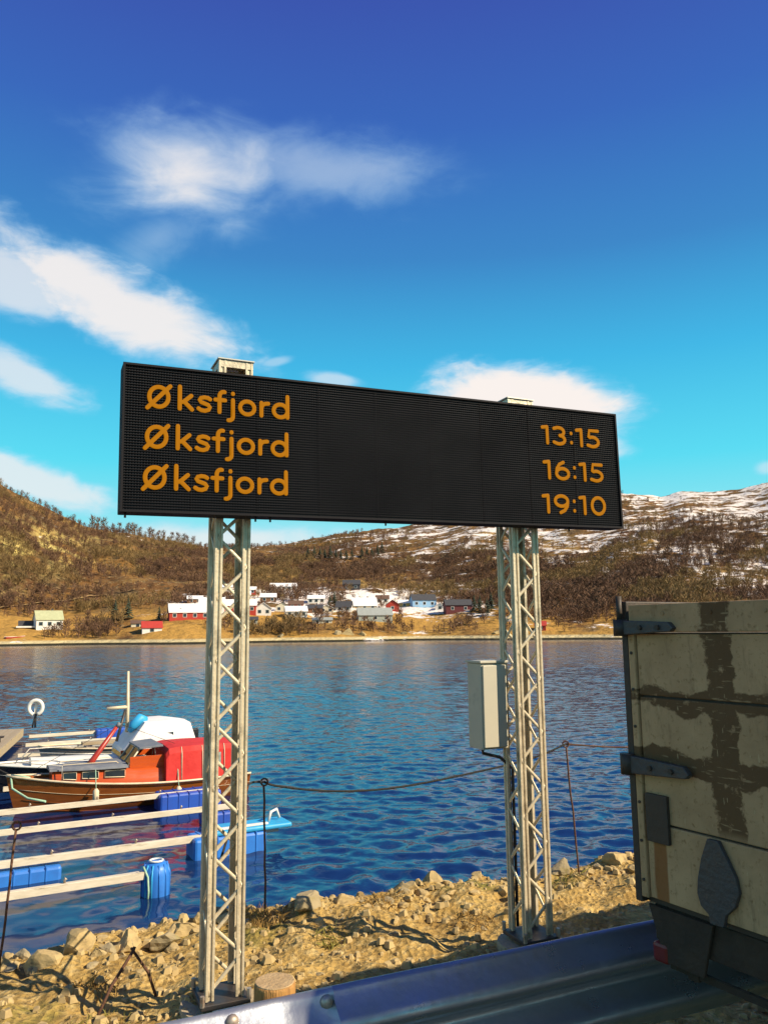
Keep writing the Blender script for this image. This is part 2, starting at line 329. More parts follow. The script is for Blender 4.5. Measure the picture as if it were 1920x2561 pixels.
# ------------------------------------------------------------------ far hillside
SKY = [(-60, .12), (-45, .19), (-34, .205), (-26.2, .172), (-24.5, .157), (-22.8, .142), (-21, .128), (-19.2, .121), (-17.3, .116), (-14.2, .109), (-12.9, .1045), (-9.3, .1055), (-7, .1095),
       (-5, .1165), (-3, .121), (-1, .125), (1.7, .131), (6, .145), (11, .158), (14, .163), (16.9, .1645), (18.3, .160), (19.6, .1545), (20.8, .160), (23.4, .158), (24.6, .1585), (26.2, .163), (34, .19), (45, .17), (60, .10)]
RTOP = [(-60, 560), (-26, 600), (-18, 640), (-12, 800), (-5, 880), (10, 900), (20, 860), (30, 820), (60, 700)]
SKa, SKv = np.array(SKY).T; RTa, RTv = np.array(RTOP).T
def shore_r(a): return 302 + 10*math.sin(a*0.19+1) + 5*math.sin(a*0.55) - 0.10*(a+10)
def hill_z(a, r):
    """height of the far land at azimuth a (degrees) and distance r"""
    r0 = shore_r(a); rt = float(np.interp(a, RTa, RTv)); zt = H + float(np.interp(a, SKa, SKv))*rt
    if r < r0: return -0.06*(r0-r)
    x, y = r*math.sin(R(a)), r*math.cos(R(a))
    ter = 90.0                                                     # coastal terrace with the village
    if r <= r0+ter:
        t = (r-r0)/ter; z = 17*t**0.85
    else:
        t = (r-r0-ter)/(rt-r0-ter); z = 17 + (zt-17)*(t if t <= 1 else 1-0.25*(t-1))
    k = min(1, (r-r0)/150); f = min(1, max(0, (rt+60-r)/160))
    z += k*(5.0*fbm(x, y, 0.011, 4, 2.0)*f + 2.6*fbm(x, y, 0.045, 4, 4.0)*(0.4+0.6*f)) + min(1, (r-r0)/20)*0.5*fbm(x, y, 0.12, 3, 8.0)
    return max(z, 0.25 if r > r0+1 else -1)
A = np.linspace(-58, 58, 420)
RS = np.concatenate([np.linspace(270, 300, 5), np.linspace(303, 420, 60), np.linspace(424, 960, 130), np.linspace(980, 1400, 8)])
hv = [(r*math.sin(R(a)), r*math.cos(R(a)), hill_z(a, r)) for r in RS for a in A]
na = len(A); hf = [(j*na+i, j*na+i+1, (j+1)*na+i+1, (j+1)*na+i) for j in range(len(RS)-1) for i in range(na-1)]
def hill_material():
    m = bpy.data.materials.new('heath_and_snow'); m.use_nodes = True; nt = m.node_tree; N = nt.nodes; L = nt.links; p = N['Principled BSDF']
    p.inputs['Roughness'].default_value = 0.95; p.inputs['Specular IOR Level'].default_value = 0.1
    g = N.new('ShaderNodeNewGeometry'); s = N.new('ShaderNodeSeparateXYZ'); L.new(g.outputs['Position'], s.inputs[0])
    def nz(scale, d=6, st=(1, 1, 1), r=0.6):
        mp = N.new('ShaderNodeMapping'); mp.inputs['Scale'].default_value = st; L.new(g.outputs['Position'], mp.inputs[0])
        n = N.new('ShaderNodeTexNoise'); n.inputs['Scale'].default_value = scale; n.inputs['Detail'].default_value = d; n.inputs['Roughness'].default_value = r; L.new(mp.outputs[0], n.inputs['Vector']); return n.outputs[0]
    def mr(a, lo, hi, o0=0.0, o1=1.0):
        n = N.new('ShaderNodeMapRange'); n.inputs[1].default_value = lo; n.inputs[2].default_value = hi; n.inputs[3].default_value = o0; n.inputs[4].default_value = o1; L.new(a, n.inputs[0]); return n.outputs[0]
    def mx(f, a, b):
        n = N.new('ShaderNodeMix'); n.data_type = 'RGBA'; L.new(f, n.inputs[0])
        for i, c in ((6, a), (7, b)):
            if isinstance(c, tuple): n.inputs[i].default_value = (*c, 1)
            else: L.new(c, n.inputs[i])
        return n.outputs[2]
    def ma(op, a, b):
        n = N.new('ShaderNodeMath'); n.operation = op
        for i, x in enumerate((a, b)):
            if isinstance(x, (int, float)): n.inputs[i].default_value = x
            else: L.new(x, n.inputs[i])
        return n.outputs[0]
    c = mx(mr(nz(0.02), 0.42, 0.6), (0.11, 0.05, 0.019), (0.21, 0.105, 0.028))
    c = mx(mr(nz(0.06, 8), 0.48, 0.62), c, (0.10, 0.065, 0.03))
    c = mx(mr(nz(0.013, 6), 0.55, 0.64), c, (0.26, 0.155, 0.045))
    c = mx(mr(nz(0.16, 6, (1, 1, 2)), 0.56, 0.66), c, (0.05, 0.038, 0.02))
    c = mx(mr(nz(0.5, 4), 0.55, 0.7), c, (0.30, 0.21, 0.10))
    # yellow winter grass on the terrace, stone at the tide line
    terr = mr(s.outputs[2], 11, 17, 1, 0)
    c = mx(ma('MULTIPLY', terr, mr(nz(0.045, 6), 0.36, 0.52)), c, (0.40, 0.22, 0.05))
    c = mx(mr(s.outputs[2], 1.9, 1.3), c, (0.52, 0.42, 0.22))
    c = mx(mr(s.outputs[2], 0.75, 0.55), c, (0.035, 0.03, 0.015))
    # old snow left in drifts, more of it high up and to the right
    amount = ma('ADD', mr(s.outputs[2], 20, 95, 0.0, 0.052), mr(s.outputs[0], -230, 120, -0.06, 0.056))
    vil = ma('MULTIPLY', ma('MULTIPLY', mr(s.outputs[2], 8, 13), mr(s.outputs[2], 32, 22)), ma('MULTIPLY', mr(s.outputs[0], -110, -80), mr(s.outputs[0], 60, 20)))
    amount = ma('ADD', amount, ma('MULTIPLY', vil, 0.13))
    crag = ma('MULTIPLY', ma('MULTIPLY', mr(s.outputs[0], -165, -195), mr(s.outputs[2], 80, 55)), ma('MULTIPLY', mr(s.outputs[2], 14, 22), mr(nz(0.05, 8), 0.46, 0.58)))
    c = mx(crag, c, (0.50, 0.38, 0.12))
    sn_ = ma('ADD', ma('MULTIPLY', nz(0.085, 10, (0.6, 0.6, 2.4), 0.76), 0.8), ma('MULTIPLY', nz(0.008, 3, (1, 1, 1)), 0.2))
    c = mx(mr(ma('ADD', sn_, amount), 0.60, 0.615), c, (0.74, 0.66, 0.58))
    L.new(c, p.inputs['Base Color'])
    b = N.new('ShaderNodeBump'); b.inputs['Strength'].default_value = 0.8; b.inputs['Distance'].default_value = 2.0; L.new(nz(0.3, 6), b.inputs['Height']); L.new(b.outputs[0], p.inputs['Normal'])
    return m
hm = MB(); hm.add(hv, hf, True); tag(hm.build('hillside', hill_material()), kind='structure')
def hit(u, v):
    """point of the far land in a line of sight"""
    d = ray(u, v); hl = math.hypot(d.x, d.y); a = math.degrees(math.atan2(d.x, d.y)); r = shore_r(a)
    while r < 950:
        if hill_z(a, r) >= H + d.z/hl*r: break
        r += 1.0
    return Vector((r*math.sin(R(a)), r*math.cos(R(a)), hill_z(a, r)))

# ------------------------------------------------------------------ departure display
SL = Vector((-1.179, 3.48, 4.879)); SR = Vector((1.393, 4.618, 4.922))
UX = (SR-SL).normalized(); SNRM = Vector((-UX.y, UX.x, 0)).normalized(); UZ = UX.cross(SNRM).normalized()
SLEN = (SR-SL).length; SHT = 0.690; STH = 0.11
SC = (SL+SR)/2
SM = Matrix(((UX.x, SNRM.x, UZ.x, SC.x), (UX.y, SNRM.y, UZ.y, SC.y), (UX.z, SNRM.z, UZ.z, SC.z), (0, 0, 0, 1)))
sign = empty('departure_display', label='long black LED board with amber departure times mounted on two lattice masts', cat='sign', M=SM)
def slocal(u, v): return SM.inverted() @ onplane(u, v, SC, SNRM)
MB().span((-SLEN/2, 0.004, -SHT/2), (SLEN/2, STH, SHT/2)).build('housing', panel_black, sign, 0.004)
fr = MB(); b = 0.010
for lo, hi in (((-SLEN/2, -0.012, SHT/2-b), (SLEN/2, 0.002, SHT/2)), ((-SLEN/2, -0.012, -SHT/2), (SLEN/2, 0.002, -SHT/2+b)),
               ((-SLEN/2, -0.012, -SHT/2+b), (-SLEN/2+b, 0.002, SHT/2-b)), ((SLEN/2-b, -0.012, -SHT/2+b), (SLEN/2, 0.002, SHT/2-b))): fr.span(lo, hi)
fr.build('bezel', panel_black, sign)
fins = MB(); NR = 54; pz = (SHT-2*b)/NR
for i in range(NR+1):
    z = -SHT/2+b+i*pz
    fins.span((-SLEN/2+b, -0.0048, z-0.0016), (SLEN/2-b, 0.0035, z+0.0016))
tag(fins.build('louvre_fins', fin_mat, sign), kind='stuff')
lens = MB(); NC = int((SLEN-2*b)/pz)
for i in range(NR):
    for j in range(NC):
        x = -SLEN/2+b+(j+0.5)*pz; z = -SHT/2+b+(i+0.5)*pz; h = 0.0028
        lens.add([(x-h, 0.001, z-h), (x+h, 0.001, z-h), (x+h, 0.001, z+h), (x-h, 0.001, z+h)], [(0, 1, 2, 3)])
lens_m = pm('unlit_diode', (0.036, 0.032, 0.034), 0.5, 0, (0.018, 0.016, 0.017), 1.6, 0.9, spec=0.2)
tag(lens.build('unlit_diodes', lens_m, sign), kind='stuff')
# module joints
for j in range(1, 9):
    x = -SLEN/2+SLEN*j/9
    MB().span((x-0.0006, -0.0045, -SHT/2+b), (x+0.0006, 0.001, SHT/2-b)).build('module_joint', panel_black, sign)
for (u, v) in ((315, 1288), (643, 1296), (680, 1298), (970, 1308), (1430, 1320)):
    p = slocal(u, v)
    MB().tube([(p.x, 0.03, -SHT/2+0.002), (p.x, 0.03, -SHT/2-0.022)], 0.005, 8).build('drain_bolt', steel, sign)

def arc(cx, cy, rx, ry, a0, a1, n=22): return [(cx+rx*math.cos(R(a0+(a1-a0)*i/n)), cy+ry*math.sin(R(a0+(a1-a0)*i/n))) for i in range(n+1)]
r_ = 0.095
GL = {
 'Ø': (1.02, [arc(0.43, 0.5, 0.325, 0.40, 0, 360, 36), [(0.045, 0.03), (0.815, 0.97)]]),
 'k': (0.70, [[(0.13, r_), (0.13, 1.0)], [(0.16, 0.36), (0.28, 0.40), (0.53, 0.66)], [(0.28, 0.40), (0.56, r_)]]),
 's': (0.62, [[(0.50, 0.585), (0.42, 0.635), (0.30, 0.65), (0.17, 0.61), (0.125, 0.53), (0.18, 0.44), (0.30, 0.395), (0.43, 0.345), (0.495, 0.25), (0.45, 0.145), (0.32, 0.09), (0.19, 0.105), (0.09, 0.17)]]),
 'f': (0.47, [[(0.22, r_), (0.22, 0.74)] + arc(0.37, 0.76, 0.15, 0.19, 175, 78, 10), [(0.07, 0.60), (0.42, 0.60)]]),
 'j': (0.40, [[(0.24, 0.64), (0.24, -0.06)] + arc(0.09, -0.06, 0.15, 0.16, 0, -95, 9), [(0.24, 0.90), (0.24, 0.915)]]),
 'o': (0.76, [arc(0.37, 0.365, 0.265, 0.275, 0, 360, 30)]),
 'r': (0.50, [[(0.14, r_), (0.14, 0.64)], [(0.14, 0.42), (0.18, 0.54), (0.27, 0.61), (0.40, 0.63)]]),
 'd': (0.78, [arc(0.37, 0.365, 0.265, 0.275, 0, 360, 30), [(0.64, r_), (0.64, 1.0)]]),
 '0': (0.76, [arc(0.37, 0.5, 0.255, 0.405, 0, 360, 32)]),
 '1': (0.44, [[(0.26, r_), (0.26, 0.90)], [(0.07, 0.86), (0.26, 0.90)]]),
 '3': (0.66, [[(0.10, 0.85), (0.24, 0.905)] + arc(0.30, 0.70, 0.20, 0.205, 85, -75, 12), arc(0.29, 0.31, 0.235, 0.215, 80, -110, 16) + [(0.08, 0.17)]]),
 '5': (0.66, [[(0.53, 0.905), (0.17, 0.905), (0.135, 0.56)] + arc(0.29, 0.335, 0.245, 0.24, 118, -120, 18) + [(0.08, 0.155)]]),
 '6': (0.70, [arc(0.35, 0.345, 0.245, 0.25, 0, 360, 28), [(0.11, 0.38), (0.13, 0.58), (0.24, 0.80), (0.40, 0.905)]]),
 '9': (0.70, [arc(0.34, 0.655, 0.245, 0.25, 0, 360, 28), [(0.58, 0.62), (0.56, 0.42), (0.45, 0.20), (0.29, r_)]]),
 ':': (0.30, [[(0.14, 0.20), (0.14, 0.215)], [(0.14, 0.665), (0.14, 0.68)]]),
}
def write(text, x0, x1, zb, cap, name):
    tw = sum(GL[c][0] for c in text); k = (x1-x0)/(tw-0.12); t = MB(); cx = x0-0.06*k
    for c in text:
        for st in GL[c][1]:
            pts = [(cx+a*k, -0.0062, zb+bb*cap) for a, bb in st]
            # round ends
            p0, p1, q0, q1 = Vector(pts[0]), Vector(pts[1]), Vector(pts[-1]), Vector(pts[-2])
            rad = r_*cap*0.94
            closed = (p0-q0).length < 1e-6
            rs = [rad]*len(pts)
            if not closed:
                d0 = (p0-p1).normalized(); d1 = (q0-q1).normalized()
                pts = [p0+d0*rad*0.9, p0+d0*rad*0.6] + pts + [q0+d1*rad*0.6, q0+d1*rad*0.9]; rs = [rad*0.42, rad*0.8] + rs + [rad*0.8, rad*0.42]
            t.tube(pts, rs, 10, not closed, flat=(Vector((0, 1, 0)), 0.14))
        cx += GL[c][0]*k
    return t.build(name, led, sign)
for i, (ua, ub, zb) in enumerate(((370, 723, 0.138), (366, 720, -0.052), (363, 718, -0.2415))):
    write('Øksfjord', slocal(ua, 1000).x, slocal(ub, 1000).x, zb, 0.117, 'destination_text')['label'] = ('top', 'middle', 'bottom')[i] + ' amber line reading Øksfjord'
for i, (tx_, ua, ub, zb) in enumerate((('13:15', 1357, 1500, 0.122), ('16:15', 1357, 1504, -0.081), ('19:10', 1350, 1506, -0.277))):
    write(tx_, slocal(ua, 1150).x, slocal(ub, 1150).x, zb, 0.118, 'time_text')['label'] = 'amber departure time ' + tx_

# ------------------------------------------------------------------ lattice masts
MW = 0.172; ULV = Vector((UX.x, UX.y, 0)).normalized()
MRZ = math.atan2(ULV.y, ULV.x)
def mast(x, y, top, label):
    gz = 2.35
    m = empty('lattice_mast', (x, y, gz), MRZ, label, 'mast', 'lattice masts carrying the display')
    ht = top-gz; leg, t, lip = 0.037, 0.004, 0.009; w = MW/2
    gr = 0.007; poly = [(0, 0), (.010, 0), (.013, gr), (.024, gr), (.027, 0), (leg, 0), (leg, lip+.006), (leg-t, lip+.006), (leg-t, gr+t), (gr+t, gr+t), (gr+t, leg-t), (lip+.006, leg-t), (lip+.006, leg), (0, leg), (0, .027), (gr, .024), (gr, .013), (0, .010)]
    for sx_ in (-1, 1):
        for sy_ in (-1, 1):
            pl = [(sx_*(-w+a), sy_*(-w+bb)) for a, bb in poly]
            if sx_*sy_ < 0: pl = pl[::-1]
            MB().prism(pl, (1, 0, 0), (0, 1, 0), (0, 0, 1), (0, 0, 0.03), ht-0.03).build('chord', alu, m)
    # zigzag braces on four faces
    st = 0.146; nb = int((ht-0.10)/st); half = w-0.014
    bm_ = {}
    for sgn in (-1, 1):
        bm_[sgn] = MB().tube([(-half*sgn, 0, -0.012), (-half*sgn*0.9, 0, 0.01), (half*sgn*0.9, 0, st-0.01), (half*sgn, 0, st+0.012)], 0.0095, 6, flat=(Vector((0, 1, 0)), 0.55)).build('brace', alu, m)
    proto = dict(bm_); used = set()
    for k in range(4):
        ph = 0.0 if k % 2 == 0 else 0.5
        for i in range(nb):
            sgn = 1 if i % 2 == 0 else -1
            if k == 0 and sgn not in used: o = proto[sgn]; used.add(sgn)
            else: o = copyo(proto[sgn], m)
            an = k*math.pi/2; off = w-0.010
            o.location = (math.sin(an)*off, -math.cos(an)*off, 0.06+(i+ph*0.5)*st); o.rotation_euler = (0, 0, an)
    tp = MB()
    for s_ in (-1, 1):
        tp.box((0, s_*(w-0.004), ht-0.02), (MW-0.012, 0.005, 0.034)); tp.box((s_*(w-0.004), 0, ht-0.02), (0.005, MW-0.024, 0.034))
    tp.build('top_collar', alu, m)
    MB().box((0, 0, ht+0.004), (MW+0.012, MW+0.012, 0.006)).build('top_plate', alu_d, m)
    MB().box((0, 0, 0.014), (MW+0.05, MW+0.05, 0.022)).build('base_plate', steel, m, 0.003)
    for a in (-1, 1):
        for c in (-1, 1): MB().tube([(a*(w+0.018), c*(w+0.018), 0.02), (a*(w+0.018), c*(w+0.018), 0.065)], 0.011, 6, smooth=False).build('anchor_bolt', bolt_m, m)
    br = MB()
    return m
Lb = Vector((SL.x, SL.y, 0)); 
def mast_xy(s): p = Lb + ULV*s + Vector((-ULV.y, ULV.x, 0))*0.212; return p.x, p.y
mLx, mLy = mast_xy(0.545); mRx, mRy = mast_xy(2.225)
mast_l = mast(mLx, mLy, 5.345, 'grey lattice mast holding the left end of the black board')
mast_r = mast(mRx, mRy, 5.33, 'grey lattice mast with the small cabinet on its side')
# clamps between board and masts
for (x, y) in ((mLx, mLy), (mRx, mRy)):
    for z in (4.68, 5.10):
        pl = SM.inverted() @ Vector((x, y, z))
        MB().span((pl.x-0.11, STH+0.001, pl.z-0.018), (pl.x+0.11, STH+0.017, pl.z+0.018)).build('mounting_rail', alu_d, sign)

for (x, y, lb) in ((mLx, mLy, 'low concrete footing under the left lattice mast'), (mRx, mRy, 'low concrete footing under the right lattice mast')):
    f = MB(); f.tube([(x, y, 2.0), (x, y, 2.32), (x, y, 2.335)], [0.19, 0.185, 0.18], 20, smooth=False); tag(f.build('concrete_footing', concrete), lb, 'footing')

# control cabinet on the right mast
cx0 = -MW/2 - 0.205
cabi = empty('control_cabinet', (mRx, mRy, 0), MRZ, 'small pale grey steel cabinet on the left side of the right mast', 'cabinet')
pz0, pz1 = ony(1180, 1878, 4.45).z, ony(1180, 1660, 4.45).z
CX0, CX1, CY0, CY1 = -0.265, -0.10, 0.005, 0.155
MB().span((CX0, CY0, pz0), (CX1, CY1, pz1)).build('body', cab_m, cabi, 0.006)
MB().span((CX0-0.008, CY0-0.012, pz1+0.001), (CX1+0.008, CY1+0.008, pz1+0.014)).build('rain_lid', cab_m, cabi, 0.002)
MB().span((CX0+0.008, CY0-0.013, pz0+0.012), (CX1-0.008, CY0-0.001, pz1-0.012)).build('door', cab_m, cabi, 0.003)
for z in (pz0+0.045, pz1-0.03):
    MB().span((CX1+0.001, CY0+0.03, z-0.015), (-MW/2-0.001, CY0+0.06, z+0.015)).build('bracket', steel, cabi)
MB().tube([(CX0+0.05, 0.09, pz0), (CX0+0.05, 0.09, pz0-0.03), (-0.105, 0.09, pz0-0.06), (-0.05, 0.05, pz0-0.12), (-0.05, 0.05, 2.40)], 0.009, 8).build('cable_conduit', steel, cabi)

# ------------------------------------------------------------------ crash barrier
bar = empty('crash_barrier', (RO.x, RO.y, 2.35), math.atan2(RU.y, RU.x), 'galvanised W-profile crash barrier with a round wooden post along the roadside', 'guardrail')
prof = [(0.012, .310), (0.022, .298), (0.030, .280), (0.070, .252), (0.080, .238), (0.083, .225), (0.080, .212), (0.070, .198), (0.018, .172), (0.011, .155), (0.018, .138), (0.070, .112), (0.080, .098), (0.083, .085), (0.080, .072), (0.070, .058), (0.030, .030), (0.022, .012), (0.012, .0)]
def beam(s0, s1, off, name):
    n = 40; m = MB(); k = len(prof); front = []; back = []
    vsx = []
    for i in range(n+1):
        x = s0+(s1-s0)*i/n; wob = 0.004*math.sin(x*2.1)+0.002*math.sin(x*7+1)
        for (o_, z) in prof: vsx.append((x, -(o_+off)+wob, 0.39+z))
        for (o_, z) in prof: vsx.append((x, -(o_+off)+wob+0.004, 0.39+z))
    fs = []
    for i in range(n):
        a = i*2*k; c = (i+1)*2*k
        for j in range(k-1):
            fs.append((a+j, a+j+1, c+j+1, c+j)); fs.append((a+k+j, c+k+j, c+k+j+1, a+k+j+1))
        fs.append((a, c, c+k, a+k)); fs.append((a+k-1, a+2*k-1, c+2*k-1, c+k-1))
    for a in (0, n*2*k):
        for j in range(k-1): fs.append((a+j, a+k+j, a+k+j+1, a+j+1))
    m.add(vsx, fs, True); return m.build(name, rail_m, bar)
beam(-6.0, 0.012, 0.006, 'rail_beam'); beam(-0.31, 4.9, 0.0, 'rail_beam')
def bolt(s, z, o_):
    m = MB(); m.tube([(s, -o_+0.004, z), (s, -o_-0.004, z), (s, -o_-0.010, z), (s, -o_-0.013, z)], [0.018, 0.0175, 0.013, 0.004], 12); m.build('bolt', bolt_m, bar)
for s in (-0.012, -0.265): bolt(s, 0.39+0.285, 0.036); bolt(s, 0.39+0.045, 0.060); bolt(s, 0.39+0.19, 0.062)
for s in (-0.14, 1.85, -2.14): bolt(s, 0.39+0.155, 0.018)
BARI = bar.matrix_basis.inverted()
for s in (-4.22, -2.22, -0.22, 1.78, 3.78):
    p = MB(); rr = 0.056; pts = []
    sx_ = s+0.095
    p.tube([(sx_, 0.062, -0.25), (sx_, 0.062, 0.3), (sx_, 0.062, 0.702), (sx_, 0.062, 0.709)], [rr*1.02, rr, rr, rr*0.96], 24)
    o = p.build('wooden_post', wood_post, bar)
    e = MB(); e.tube([(sx_, 0.062, 0.708), (sx_, 0.062, 0.712)], [rr*0.955, rr*0.93], 24); e.build('sawn_top', wood_end, o)

# ------------------------------------------------------------------ tipping trailer at the right
TD = Vector((0.52, -0.854, 0)).normalized(); TB = Vector((-TD.y, TD.x, 0)); TA = Vector((0.745, 2.50, 0))
TRZ = math.atan2(TD.y, TD.x)
def tl(u, v):
    p = onplane(u, v, TA, TB); d = p-TA; return d.dot(TD), p.z-2.358
def trailer_paint():
    m = bpy.data.materials.new('worn_cream_paint'); m.use_nodes = True; nt = m.node_tree; N = nt.nodes; L = nt.links; p = N['Principled BSDF']
    p.inputs['Roughness'].default_value = 0.7; p.inputs['Specular IOR Level'].default_value = 0.25
    t = N.new('ShaderNodeTexCoord'); s = N.new('ShaderNodeSeparateXYZ'); L.new(t.outputs['Object'], s.inputs[0])
    def nz(sc, d=6, r=0.65, st=(1, 1, 1)):
        mp = N.new('ShaderNodeMapping'); mp.inputs['Scale'].default_value = st; L.new(t.outputs['Object'], mp.inputs[0])
        n = N.new('ShaderNodeTexNoise'); n.inputs['Scale'].default_value = sc; n.inputs['Detail'].default_value = d; n.inputs['Roughness'].default_value = r; L.new(mp.outputs[0], n.inputs['Vector']); return n.outputs[0]
    def ma(op, a, b=0.0):
        n = N.new('ShaderNodeMath'); n.operation = op
        for i, x in enumerate((a, b)):
            if isinstance(x, (int, float)): n.inputs[i].default_value = x
            else: L.new(x, n.inputs[i])
        return n.outputs[0]
    def mr(a, lo, hi, o0=0.0, o1=1.0, sm=False):
        n = N.new('ShaderNodeMapRange'); n.inputs[1].default_value = lo; n.inputs[2].default_value = hi; n.inputs[3].default_value = o0; n.inputs[4].default_value = o1; L.new(a, n.inputs[0]); return n.outputs[0]
    def mx(f, a, b):
        n = N.new('ShaderNodeMix'); n.data_type = 'RGBA'; L.new(f, n.inputs[0])
        for i, c in ((6, a), (7, b)):
            if isinstance(c, tuple): n.inputs[i].default_value = (*c, 1)
            else: L.new(c, n.inputs[i])
        return n.outputs[2]
    wob = ma('MULTIPLY', ma('SUBTRACT', nz(7, 6), 0.5), 0.12); wob2 = ma('MULTIPLY', ma('SUBTRACT', nz(7, 4, 0.6, (1, 1, 1.3)), 0.5), 0.13)
    def band(axis, c, half, w):
        return mr(ma('ABSOLUTE', ma('SUBTRACT', ma('ADD', s.outputs[axis], w), c)), half, half-0.006)
    xa = (tl(1765, 1700)[0]+tl(1835, 1700)[0])/2; hw = (tl(1835, 1700)[0]-tl(1765, 1700)[0])/2
    worn = ma('MAXIMUM', band(0, xa+0.004, hw+0.006, wob), band(2, tl(1800, 1760)[1], 0.026, wob2))
    worn = ma('MAXIMUM', worn, band(2, tl(1800, 1935)[1]+0.01, 0.036, wob2))
    worn = ma('MULTIPLY', worn, mr(nz(26, 5), 0.30, 0.42))
    worn = ma('MULTIPLY', worn, mr(s.outputs[2], tl(1700, 2080)[1], tl(1700, 2050)[1]))
    c = mx(mr(nz(5), 0.35, 0.7), (0.50, 0.31, 0.15), (0.34, 0.205, 0.095))
    c = mx(mr(nz(60, 4), 0.56, 0.72), c, (0.24, 0.135, 0.05))
    c = mx(ma('MULTIPLY', worn, 0.93), c, (0.105, 0.052, 0.018))
    scr = nz(14, 3, 0.5, (1.2, 1, 7.0)); c = mx(ma('MULTIPLY', worn, mr(scr, 0.60, 0.66)), c, (0.30, 0.19, 0.09))
    c = mx(ma('MULTIPLY', mr(nz(11, 8, 0.75, (1.6, 1, 0.35)), 0.54, 0.68), 0.6), c, (0.14, 0.082, 0.036))
    c = mx(ma('MULTIPLY', mr(nz(90, 3, 0.5, (1, 1, 0.25)), 0.66, 0.70), 0.6), c, (0.50, 0.36, 0.18))
    # rust run below the small plate
    xr = tl(1652, 2150)[0]; run = ma('MULTIPLY', band(0, xr, 0.025, ma('MULTIPLY', ma('SUBTRACT', nz(20, 3, 0.5, (1, 1, 0.2)), 0.5), 0.03)), mr(s.outputs[2], tl(1650, 2098)[1]+0.01, tl(1650, 2110)[1]))
    c = mx(ma('MULTIPLY', run, 0.8), c, (0.22, 0.07, 0.01))
    L.new(c, p.inputs['Base Color'])
    b = N.new('ShaderNodeBump'); b.inputs['Strength'].default_value = 0.3; b.inputs['Distance'].default_value = 0.006; L.new(nz(30, 6), b.inputs['Height']); L.new(b.outputs[0], p.inputs['Normal'])
    return m
tp_m = trailer_paint()
tdark = pm('trailer_dark_steel', (0.035, 0.028, 0.022), 0.6, 0.2, (0.075, 0.05, 0.03), 8, 0.7, 0.2, 40)
tblue = pm('hinge_blue_grey', (0.06, 0.05, 0.042), 0.5, 0.2, (0.06, 0.06, 0.06), 14, 0.8, 0.25, 60)
tbrown = pm('chassis_brown', (0.045, 0.026, 0.012), 0.8, 0, (0.025, 0.015, 0.008), 10, 0.7, 0.3, 40)
tyre_m = pm('tyre_rubber', (0.02, 0.02, 0.02), 0.85, 0, (0.035, 0.032, 0.03), 20, 0.6, 0.3, 80)
lamp_m = pm('lamp_red', (0.16, 0.008, 0.006), 0.4, 0, (0.09, 0.006, 0.005), 10)
tr = empty('tipping_trailer', (TA.x, TA.y, 2.358), TRZ, 'worn cream and brown tipping trailer seen from its hinged tailgate at the right edge', 'trailer')
TW, TL_ = 1.75, 4.2
ztop = tl(1560, 1514)[1]; zbot = tl(1604, 2238)[1]
zr1 = tl(1700, 1583)[1]; zr2 = tl(1700, 1748)[1]; zr3 = tl(1700, 2073)[1]
g_ = 0.003
MB().span((0.03, -0.012, zr1+g_), (TW, 0.03, ztop)).build('tailgate_rail', tp_m, tr, 0.003)
for z0, z1 in ((zr2, zr1), (zr3, zr2), (zbot, zr3)):
    MB().span((0.046, 0.0, z0+g_), (TW-0.046, 0.026, z1-g_)).build('tailgate_board', tp_m, tr, 0.003)
MB().span((0.050, 0.010, zbot), (TW-0.05, 0.022, zr1)).build('tailgate_core', tdark, tr)
for x0, x1 in ((0.019, 0.043), (TW-0.043, TW-0.019)): MB().span((x0, -0.008, zbot), (x1, 0.026, zr1)).build('tailgate_stile', tp_m, tr, 0.003)
for x in np.linspace(0.16, TW-0.12, 10): MB().tube([(x, -0.011, ztop-0.028), (x, -0.016, ztop-0.028)], 0.0055, 8).build('rivet', tp_m, tr)
for z in np.linspace(zbot+0.05, zr1-0.06, 7): MB().tube([(0.031, -0.007, z), (0.031, -0.012, z)], 0.0045, 8).build('rivet', tdark, tr)
# tub
MB().span((-0.012, 0.0, zbot-0.02), (0.012, TL_, ztop+0.012)).build('side_wall', tdark, tr, 0.003)
MB().span((TW-0.012, 0.0, zbot-0.02), (TW+0.012, TL_, ztop+0.012)).build('side_wall', tdark, tr, 0.003)
MB().span((0.013, TL_-0.03, zbot), (TW-0.013, TL_, ztop)).build('front_wall', tp_m, tr)
MB().span((0.013, 0.028, zbot-0.02), (TW-0.013, TL_-0.031, zbot+0.02)).build('tub_floor', tdark, tr)
MB().tube([(-0.004, -0.014, ztop-0.055), (-0.004, -0.014, ztop+0.028)], 0.009, 10).build('corner_pin', tdark, tr)
# two strap hinges with knuckles
def hinge(u0, v0, u1, v1, ul):
    x0, za = tl(u0, v0); x1, zb = tl(u1, v1)[0], tl(u0, v1)[1]
    h = MB(); zc = (za+zb)/2; hh = abs(za-zb)/2
    h.prism([(0.02, zc-hh), (x1, zc-hh*0.55), (x1+0.012, zc-hh*0.1), (x1-0.005, zc+hh*0.7), (0.02, zc+hh)], (1, 0, 0), (0, 0, 1), (0, -1, 0), (0, -0.009, 0), 0.020)
    o = h.build('strap_hinge', tblue, tr, 0.003)
    MB().tube([(0.004, -0.022, zc-hh*1.15), (0.004, -0.022, zc+hh*1.15)], 0.021, 14).build('knuckle', tdark, o)
    for fx in (0.35, 0.75):
        q = 0.03+(x1-0.03)*fx; MB().tube([(q, -0.028, zc), (q, -0.036, zc)], 0.008, 6, smooth=False).build('rivet', tdark, o)
hinge(1570, 1552, 1690, 1588, 0); hinge(1580, 1886, 1728, 1930, 0)
